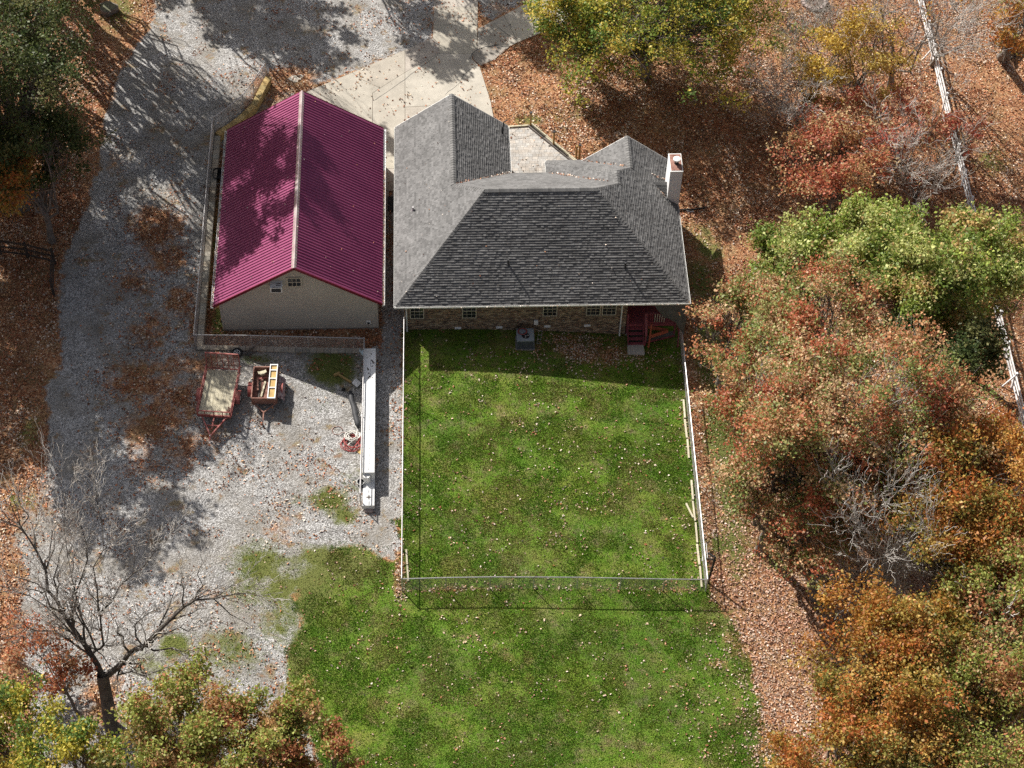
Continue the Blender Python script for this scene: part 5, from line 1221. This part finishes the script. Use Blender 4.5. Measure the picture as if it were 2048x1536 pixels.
# trees standing outside the frame whose shade falls on the drive
OFF = [((-28.6,23.4,15.5),4.3,'north end of the garage'),((-29.1,18.0,15.5),4.6,'middle of the garage'),((-27.9,12.9,15.5),4.5,'back gable of the garage'),((-26.8,7.4,15.5),4.4,'long plank trailer'),((-26.2,2.4,15.0),3.8,'rolled tarp'),
 ((-32.5,19.2,12.5),4.4,'dark wooden fence'),((-31.5,12.2,12.5),4.4,'leaf pile on the drive'),((-31.3,5.6,12.5),4.0,'left edge of the gravel'),((-20.6,26.6,15.5),3.6,'red roof'),((-18.8,21.6,16.0),3.4,'ridge of the red roof'),
 ((-18.6,27.6,12.5),3.0,'red roof left slope'),((-20.2,24.2,13.5),3.0,'white gutter'),((-17.2,24.6,14.5),2.8,'middle of the red roof'),((-13.4,29.4,14.5),2.4,'right slope of the red roof'),
 ((-17.6,17.2,16.6),3.0,'garage gable window'),((-15.4,20.6,16.8),2.6,'lower right slope of the red roof'),((-20.5,41.5,12.5),4.4,'stump'),((-16.2,39.5,12.5),3.9,'open gravel at the top'),((-6.3,37.5,12.5),3.2,'concrete drive'),((-2,39.8,13),3.4,'drive branch')]
for i, (at_, R, lb_) in enumerate(OFF):
    tree(0, 0, 0, R, 'rustgreen', 'tall thin-leaved oak outside the frame, shading the '+lb_, 'oak_tree', nleaf=int(430*R*R), tips=int(13*R*R), seed=20+i, leaf=.30, at=at_, trunk_r=.24, lump=1.0, foot=((at_[0]-(9 if at_[0] > -25 and at_[1] < 35 else 0), at_[1]+(12 if at_[0] > -25 and at_[1] < 35 else 0))))
tree(60, 310, 8, 3.0, 'darkgreen', 'lower dark green crown hanging under the big corner oak', 'oak_tree', nleaf=15000, tips=240, seed=45, lump=.5)
# top centre
tree(1300, 5, 6, 7.0, 'greenyellow', 'broad green and yellow tree at the top edge above the house', 'maple_tree', nleaf=46000, tips=640, seed=4, spread=.5, rz=3.8, trunk_r=.35, stretch=(1.12,.85), lump=.25)
tree(1180, 25, 5, 3.4, 'greenyellow', 'lower yellow-green limbs of a tree over the end of the concrete drive', 'maple_tree', nleaf=14000, seed=5, rz=2.6, stretch=(1.2,.8))
# right side, top
tree(1705, 110, 5.5, 3.2, 'yellow', 'yellow-leaved young tree left of the white rail fence', 'maple_tree', base=(1735,195), nleaf=7500, tips=200, seed=6, twigs=1, lump=.9, trunk_r=.12)
bare_tree(1790, 40, 7, 4.2, 'nearly bare tree spreading dark branches across the white rail fence', (1782,172), seed=7, nlimb=9, kid=4, leaves=700, pal='orange', trunk_r=.2)
bare_tree(1610, 70, 5.0, 3.2, 'bare thin-twigged tree left of the yellow young tree', (1690,185), seed=8, nlimb=6, trunk_r=.10, leaves=120)
bare_tree(1915, 60, 6, 3.2, 'grey bare tree right of the white rail fence', (1862,128), seed=9, nlimb=8, trunk_r=.12, kid=4)
tree(1745, 250, 3.0, 4.3, 'red', 'wide red-leaved tree just left of the white rail fence', 'maple_tree', nleaf=11000, tips=380, seed=10, rz=1.5, stretch=(1.15,.6), twigs=1, lump=.8, trunk_r=.12)
tree(1930, 265, 2.0, 1.7, 'red', 'small red-leaved bush right of the white rail fence', 'maple_sapling', nleaf=1500, tips=90, seed=18, trunk_r=.06, lump=.9)
tree(1680, 320, 3.6, 3.6, [(.50,.20,.11),(.54,.34,.15),(.46,.14,.08),(.56,.42,.22)], 'sparse orange-red tree on the leaf litter right of the chimney', 'maple_tree', nleaf=11000, tips=360, seed=11, rz=2.0, stretch=(1.1,.9), twigs=1, lump=.9, trunk_r=.12)
tree(1650, 205, 3.0, 1.3, 'yellow', 'small yellow sapling left of the red trees', 'maple_sapling', nleaf=1500, tips=80, seed=12, trunk_r=.06)
bare_tree(1575, 205, 3.0, 2.6, 'bare grey shrub at the shaded edge of the big leaf patch', (1605,255), 'bare_shrub', seed=13, nlimb=10, trunk_r=.06, cat='shrub', fork_z=.1)
bare_tree(1835, 320, 5.0, 3.2, 'bare forked tree in front of the red tree beside the rail fence', (1830,412), seed=14, nlimb=8, trunk_r=.13, kid=4)
tree(2060, 50, 7, 3.0, 'orange', 'orange tree with a dark trunk at the top right corner', 'maple_tree', base=(2005,110), nleaf=4500, tips=170, seed=16, trunk_r=.3, lump=.8)
# right side, greens
for i, (x, y, z, R, lab) in enumerate(((1600,520,7,3.0,'leftmost light green tree of the row right of the house'),(1740,500,8,3.3,'light green tree in the middle of the row, its top poking into the litter'),(1870,545,9,4.0,'widest light green tree of the row, in front of the white rail fence'),(1995,520,8,3.3,'light green tree at the right edge beyond the rail fence'),(1890,690,8,3.0,'darker green tree below the light green row'))):
    tree(x, y, z, R, 'lightgreen' if i < 4 else 'darkgreen', lab, 'oak_tree', nleaf=int(1900*R*R), tips=int(30*R*R/1.3), seed=30+i, group='green trees right of the house', leaf=.18)
# right side, oaks in autumn colour
OAK = [(1460,660,5.5,3.0,.15,'low orange-leaved oak overhanging the fence corner by the porch'),(1530,760,8,3.4,.1,'sparse orange-brown oak just right of the lawn fence'),
 (1640,640,9,3.6,.0,'orange-brown oak below the leftmost green tree'),(1650,860,10,4.2,.0,'tall rust-coloured oak with a dark visible trunk'),(1780,790,11,4.2,.0,'mixed green and orange oak in the middle of the wood'),
 (1560,930,7,3.2,.35,'thin reddish oak showing the ground through its crown'),(1850,900,9,4.0,.0,'brown oak near the rail fence bottom end'),(1725,960,8,3.5,.1,'brown oak above the bare grey tree'),(1610,1060,6,3.0,.45,'almost leafless rusty oak beside the lawn corner'),(1560,620,7,2.6,.1,'small orange oak nearest the house shadow')]
for i, (x, y, z, R, br_, lab) in enumerate(OAK):
    tree(x, y, z, R, 'orangebrown', lab, 'oak_tree', nleaf=int(1250*R*R), tips=int(20*R*R), seed=50+i, bare=br_, twigs=1, group='autumn oaks right of the lawn', leaf=.155, lump=.95, trunk_r=.26, bark=('palebark' if i in (1, 4, 6) else 'bark'), base=((1632,1192) if i == 8 else (1700,1100) if i == 7 else None))
bare_tree(1790, 1070, 7.5, 2.7, 'pale grey bare tree fanning upward above the golden crown', (1776,1215), seed=70, nlimb=12, trunk_r=.12, bark='palebark', rz=1.6, fork_z=.06)
GOLD = [(1745,1300,9,3.5,'golden','round golden crown at the lower right, nearest the lawn'),(1790,1420,9,3.6,'golden','golden-brown crown below the round golden one'),(1890,1290,8,2.6,[(.28,.21,.04),(.2,.2,.04),(.38,.19,.035)],'yellow-green crown right of the round golden one'),
 (1985,960,10,3.6,'orange','bright orange tree at the right edge'),(1930,1080,9,3.4,'golden','golden tree below the bright orange one'),(2020,1150,9,3.2,'rustgreen','rust and green tree at the right edge'),(1905,1190,6,2.0,[(.30,.10,.04),(.35,.2,.05),(.18,.18,.04)],'small orange tree beside the bare grey tree'),
 (1990,1300,8,3.2,'orangebrown','brown tree behind dead white branches at the right edge'),(1960,1450,9,3.8,'rustgreen','rust and green crown in the bottom right corner'),(1680,1500,8,2.8,'golden','golden crown at the bottom edge, left of the corner'),(1850,1530,8,3.0,'olive','olive crown at the bottom edge, between golden and rust-green crowns')]
for i, (x, y, z, R, pl, lab) in enumerate(GOLD):
    tree(x, y, z, R, pl, lab, 'maple_tree', nleaf=int(1700*R*R), tips=int(24*R*R), seed=80+i, group='golden trees at the lower right', lump=.75, leaf=.15)
bare_tree(2000, 1240, 8.5, 2.0, 'dead white-barked limbs reaching out at the right edge', (2075,1420), 'dead_tree', seed=95, trunk_r=.22, bark='palebark', lev=2, limb=[(1955,1186,9),(1972,1205,8.5),(1950,1268,8),(2010,1240,9),(1978,1290,8)], fork_z=.5, kid=3, r_t=.025)
# the big bare tree at lower left
bare_tree(205, 1350, 3.6, 4.6, 'large bare tree with a dark forked trunk over the gravel at lower left', (225,1462), seed=40, trunk_r=.33, lev=3, kid=5, fork_z=1.0, bark='darkbark', r_t=.012,
     paths=[[(170,1290,4.3),(130,1235,5.6),(95,1180,7),(72,1100,8.4),(40,1050,9.2)], [(192,1300,4.2),(165,1240,5.6),(150,1180,7),(135,1110,8.6),(130,1000,10)], [(207,1290,4.4),(200,1230,6),(195,1180,7.2),(207,1100,8.8),(196,1010,9.8)],
      [(240,1330,4.1),(290,1290,5),(340,1240,6),(390,1200,6.8),(470,1188,7.2)], [(200,1225,6),(240,1172,7.2),(285,1135,8.2),(330,1085,9)], [(168,1288,4.4),(115,1235,5.6),(60,1192,6.6),(-5,1170,7.2)], [(180,1310,4.1),(110,1262,5),(55,1255,5.8),(-10,1278,6)],
      [(235,1350,3.9),(290,1352,4.6),(345,1330,5)], [(150,1190,6.8),(175,1120,8),(165,1060,9.2)], [(285,1292,5),(270,1250,6),(300,1225,6.6)]])
tree(95, 1320, 3.5, 2.4, [(.44,.16,.07),(.46,.28,.14),(.40,.12,.06)], 'small orange-leaved sapling left of the big bare trunk', 'maple_sapling', base=(160,1430), nleaf=2200, tips=150, seed=41, twigs=2, trunk_r=.09)
BOT = [(15,1480,8,2.9,'greenyellow','green crown in the bottom left corner'),(165,1530,7,2.2,'greenyellow','low green crown at the bottom edge below the bare trunk'),(345,1450,8,3.0,'rustgreen','rust and green crown right of the bare trunk'),(470,1500,8,2.6,'rustgreen','rust and green crown in the middle of the bottom left group'),(560,1440,7,2.1,'rustgreen','feathery rust-coloured crown at the edge of the lawn'),(650,1530,7,2.0,'rustgreen','lowest rust-coloured crown touching the lawn'),(280,1530,7,2.4,'olive','olive crown between the bare trunk and the middle of the bottom left group')]
for i, (x, y, z, R, pl, lab) in enumerate(BOT):
    tree(x, y, z, R, pl, lab, 'oak_tree', nleaf=int(1900*R*R), tips=int(32*R*R/1.2), seed=110+i, group='crowns along the bottom left edge', leaf=.15, lump=.5)

# ------------------------------------------------------------------ leaf litter, grass blades, weeds
rng = np.random.default_rng(5)
def scatter(name, X, Y, Z, size, pal, mat, bias=.6, kindlab=None):
    cen = np.stack([X, Y, Z], 1); v, f = leaf_quads(cen, size, rng, bias=bias); pal = np.array(pal)
    n = len(X); pr = (noise2(X, Y, 3.5, 21, 2)*len(pal)*1.5).astype(int) % len(pal)
    ci = np.where(rng.random(n) < .3, pr, rng.integers(0, len(pal), n)); col = pal[ci]*rng.uniform(.6, 1.35, n)[:, None]; fd = (.45*sstep(15, 19, X)*sstep(-6, -14, Y))[:, None]; col = col*(1-fd)+np.array([.60,.44,.35])*fd*rng.uniform(.6, 1.2, n)[:, None]
    o = inst(name, fastmesh(name, v, f, mat, col), (0,0,0)); o['kind'] = 'stuff'; return o
LP = [(.40,.15,.065),(.47,.22,.105),(.29,.11,.05),(.52,.31,.16),(.60,.44,.30),(.70,.58,.47),(.20,.085,.045),(.44,.16,.075)]
N = 900000
X = rng.uniform(-31, 46, N); Y = rng.uniform(-33, 38, N)
inview = np.ones(N, bool)
px_ = np.array([proj for proj in [0]])
D = np.stack([X, Y, H(X, Y)], 1)-CAM; zc_ = D@FW; u_ = 1024+F_PX*(D@RT)/zc_; v_ = 768-F_PX*(D@UP)/zc_
inview = (u_ > -90) & (u_ < 2140) & (v_ > -90) & (v_ < 1640)
X, Y, u_, v_ = X[inview], Y[inview], u_[inview], v_[inview]
g_, l_ = masks(X, Y)
lb_ = blob_field(LITB, X, Y)*(.5+1.0*noise2(X, Y, .9, 8)); gb_ = blob_field(GRB, X, Y)
cl_ = noise2(X, Y, 1.3, 31, 3)
slab = inpoly([P(*s) for s in ((603,188),(868,76),(880,-50),(956,-50),(956,50),(1112,-30),(1160,28),(1019,93),(961,131),(990,250),(990,432),(745,432),(745,312),(603,312))], X, Y) | inpoly(PAT, X, Y)
dens = 1-g_-l_; dens = dens*(.35+.9*sstep(.35, .6, noise2(X, Y, 2.6, 9)))*(1-.88*np.clip(gb_*1.2, 0, 1))
fine_ = noise2(X, Y, .55, 61, 3); dens = np.where(l_ > .5, .010+.17*sstep(.55, .8, fine_)*sstep(.38, .62, cl_)+.10*sstep(14, 19, X), dens)
dens = np.where(g_ > .5, .005+.30*sstep(.60, .74, noise2(X, Y, 1.15, 71, 4)), dens)
dens = np.maximum(dens, np.clip(lb_, 0, 1)**1.3*.9*sstep(.30, .55, noise2(X, Y, .7, 66, 4)))
dens = np.where(slab, .015+.14*sstep(.56, .72, noise2(X, Y, 1.0, 12)), dens)
hs = ((X > .3) & (X < 16.4) & (Y > .6) & (Y < 10.2)) | ((X > -10.1) & (X < -1.1) & (Y > .7) & (Y < 14.1)) | ((X > .4) & (X < 6.5) & (Y > .4) & (Y < 14.1)) | ((X > 9.7) & (X < 16.4) & (Y > 10) & (Y < 11))
dens = np.where(hs, 0, dens); keep = rng.random(len(X)) < dens*.95
X, Y, slab, l_ = X[keep], Y[keep], slab[keep], l_[keep]
Z = H(X, Y)+rng.uniform(.012, .05, len(X))+np.where(slab, .055, 0)
scatter('fallen_leaves', X, Y, Z, .122, LP, MAT['litter'])
# pale dry leaves on the lawn show as light flecks
onl = l_ > .5
scatter('lawn_leaves', X[onl], Y[onl], Z[onl]+.02, .095, [(.62,.50,.40),(.55,.40,.30),(.70,.60,.50),(.45,.25,.16)], MAT['litter'])
# leaves caught in gutters, valleys and on roofs
XX, YY, ZZ = [], [], []
def strip(a, b, n, w, dz=0.0):
    for _ in range(n):
        t_ = random.random(); XX.append(a[0]+(b[0]-a[0])*t_+random.gauss(0, w)); YY.append(a[1]+(b[1]-a[1])*t_+random.gauss(0, w)); ZZ.append(a[2]+(b[2]-a[2])*t_+dz)
strip((GX1+.05, GY0, GZE-.04), (GX1+.05, 11, GZE-.04), 520, .022); strip((GX0-.06, GY0, GZE-.04), (GX0-.06, GY1, GZE-.04), 420, .03)
strip((3.6, 7.1, zr(3.35)+.07), (6.95, 10.48, ZH+.09), 170, .05); strip((9.4,10.4,ZH+.15), (12.6,7.15,zr(3.33)+.09), 200, .06); strip((11.5,11.2,ZH+.35), (13.9,8.8,zr(2.75)+.09), 110, .06)
strip((15.5,9.15,ZH+SP*(W-15.5)+.08), (16.3,9.25,ZH+SP*(W-16.3)+.1), 30, .05); strip((16.3,7.7,3.35),(15.7,8.1,3.8), 20, .04)
for _ in range(46):
    x, y = random.uniform(.3, W-.3), random.uniform(.3, 5); 
    if y < min(x, W-x): XX.append(x); YY.append(y); ZZ.append(ZH+SP*y+.08)
for _ in range(60):
    x, y = random.uniform(GX0, GX1), random.uniform(GY0, GY1); XX.append(x); YY.append(y); ZZ.append(GZR-GS*abs(x-GXM)+.06)
for _ in range(40):
    x, y = random.uniform(.1, 3.3), random.uniform(.5, 14); 
    if y > x: XX.append(x); YY.append(y); ZZ.append(ZH+SP*x+.08)
strip((0, -.12, ZH-.0), (W, -.12, ZH-.0), 60, .02)
scatter('roof_leaves', np.array(XX), np.array(YY), np.array(ZZ), .10, [(.62,.50,.40),(.55,.30,.18),(.68,.60,.52),(.40,.17,.10)], MAT['litter'])
# grass blades over the lawn and the weedy patches
N = 1150000; X = rng.uniform(-12, 24, N); Y = rng.uniform(-33, .5, N); g_, l_ = masks(X, Y); gb_ = blob_field(GRB, X, Y)
gn = noise2(X, Y, .35, 40); D = np.stack([X, Y, X*0], 1)-CAM; zc_ = D@FW; u_ = 1024+F_PX*(D@RT)/zc_; v_ = 768-F_PX*(D@UP)/zc_
thin = sstep(.42, .62, noise2(X, Y, 1.3, 77, 4))*.62
k_ = (u_ > -20) & (u_ < 2070) & (rng.random(N) > thin*1.15) & (v_ < 1560) & ((l_ > .5) | (rng.random(N) < gb_**2*.8)) & (rng.random(N) < .65+.35*gn)
X, Y = X[k_], Y[k_]; n = len(X); Z = H(X, Y)
hh = rng.uniform(.03, .075, n)*(1+.7*(noise2(X, Y, .8, 41)-.5)); an = rng.uniform(0, 6.283, n); wd = .022
v = np.empty((n, 3, 3)); v[:, 0] = np.stack([X-np.cos(an)*wd, Y-np.sin(an)*wd, Z], 1); v[:, 1] = np.stack([X+np.cos(an)*wd, Y+np.sin(an)*wd, Z], 1)
v[:, 2] = np.stack([X+rng.normal(0, .03, n), Y+rng.normal(0, .03, n), Z+hh], 1)
pg = np.array([(.12,.20,.016),(.165,.22,.028),(.075,.18,.009),(.23,.21,.065)]); pr = (noise2(X, Y, 2.4, 42, 3)*5.2).astype(int) % 4
ci = np.where(rng.random(n) < .55, pr, rng.integers(0, 4, n)); col = pg[ci]*rng.uniform(.7, 1.35, n)[:, None]
o = inst('grass', fastmesh('grass', v.reshape(-1, 3), np.arange(3*n).reshape(n, 3), MAT['grassblade'], col), (0,0,0)); o['kind'] = 'stuff'
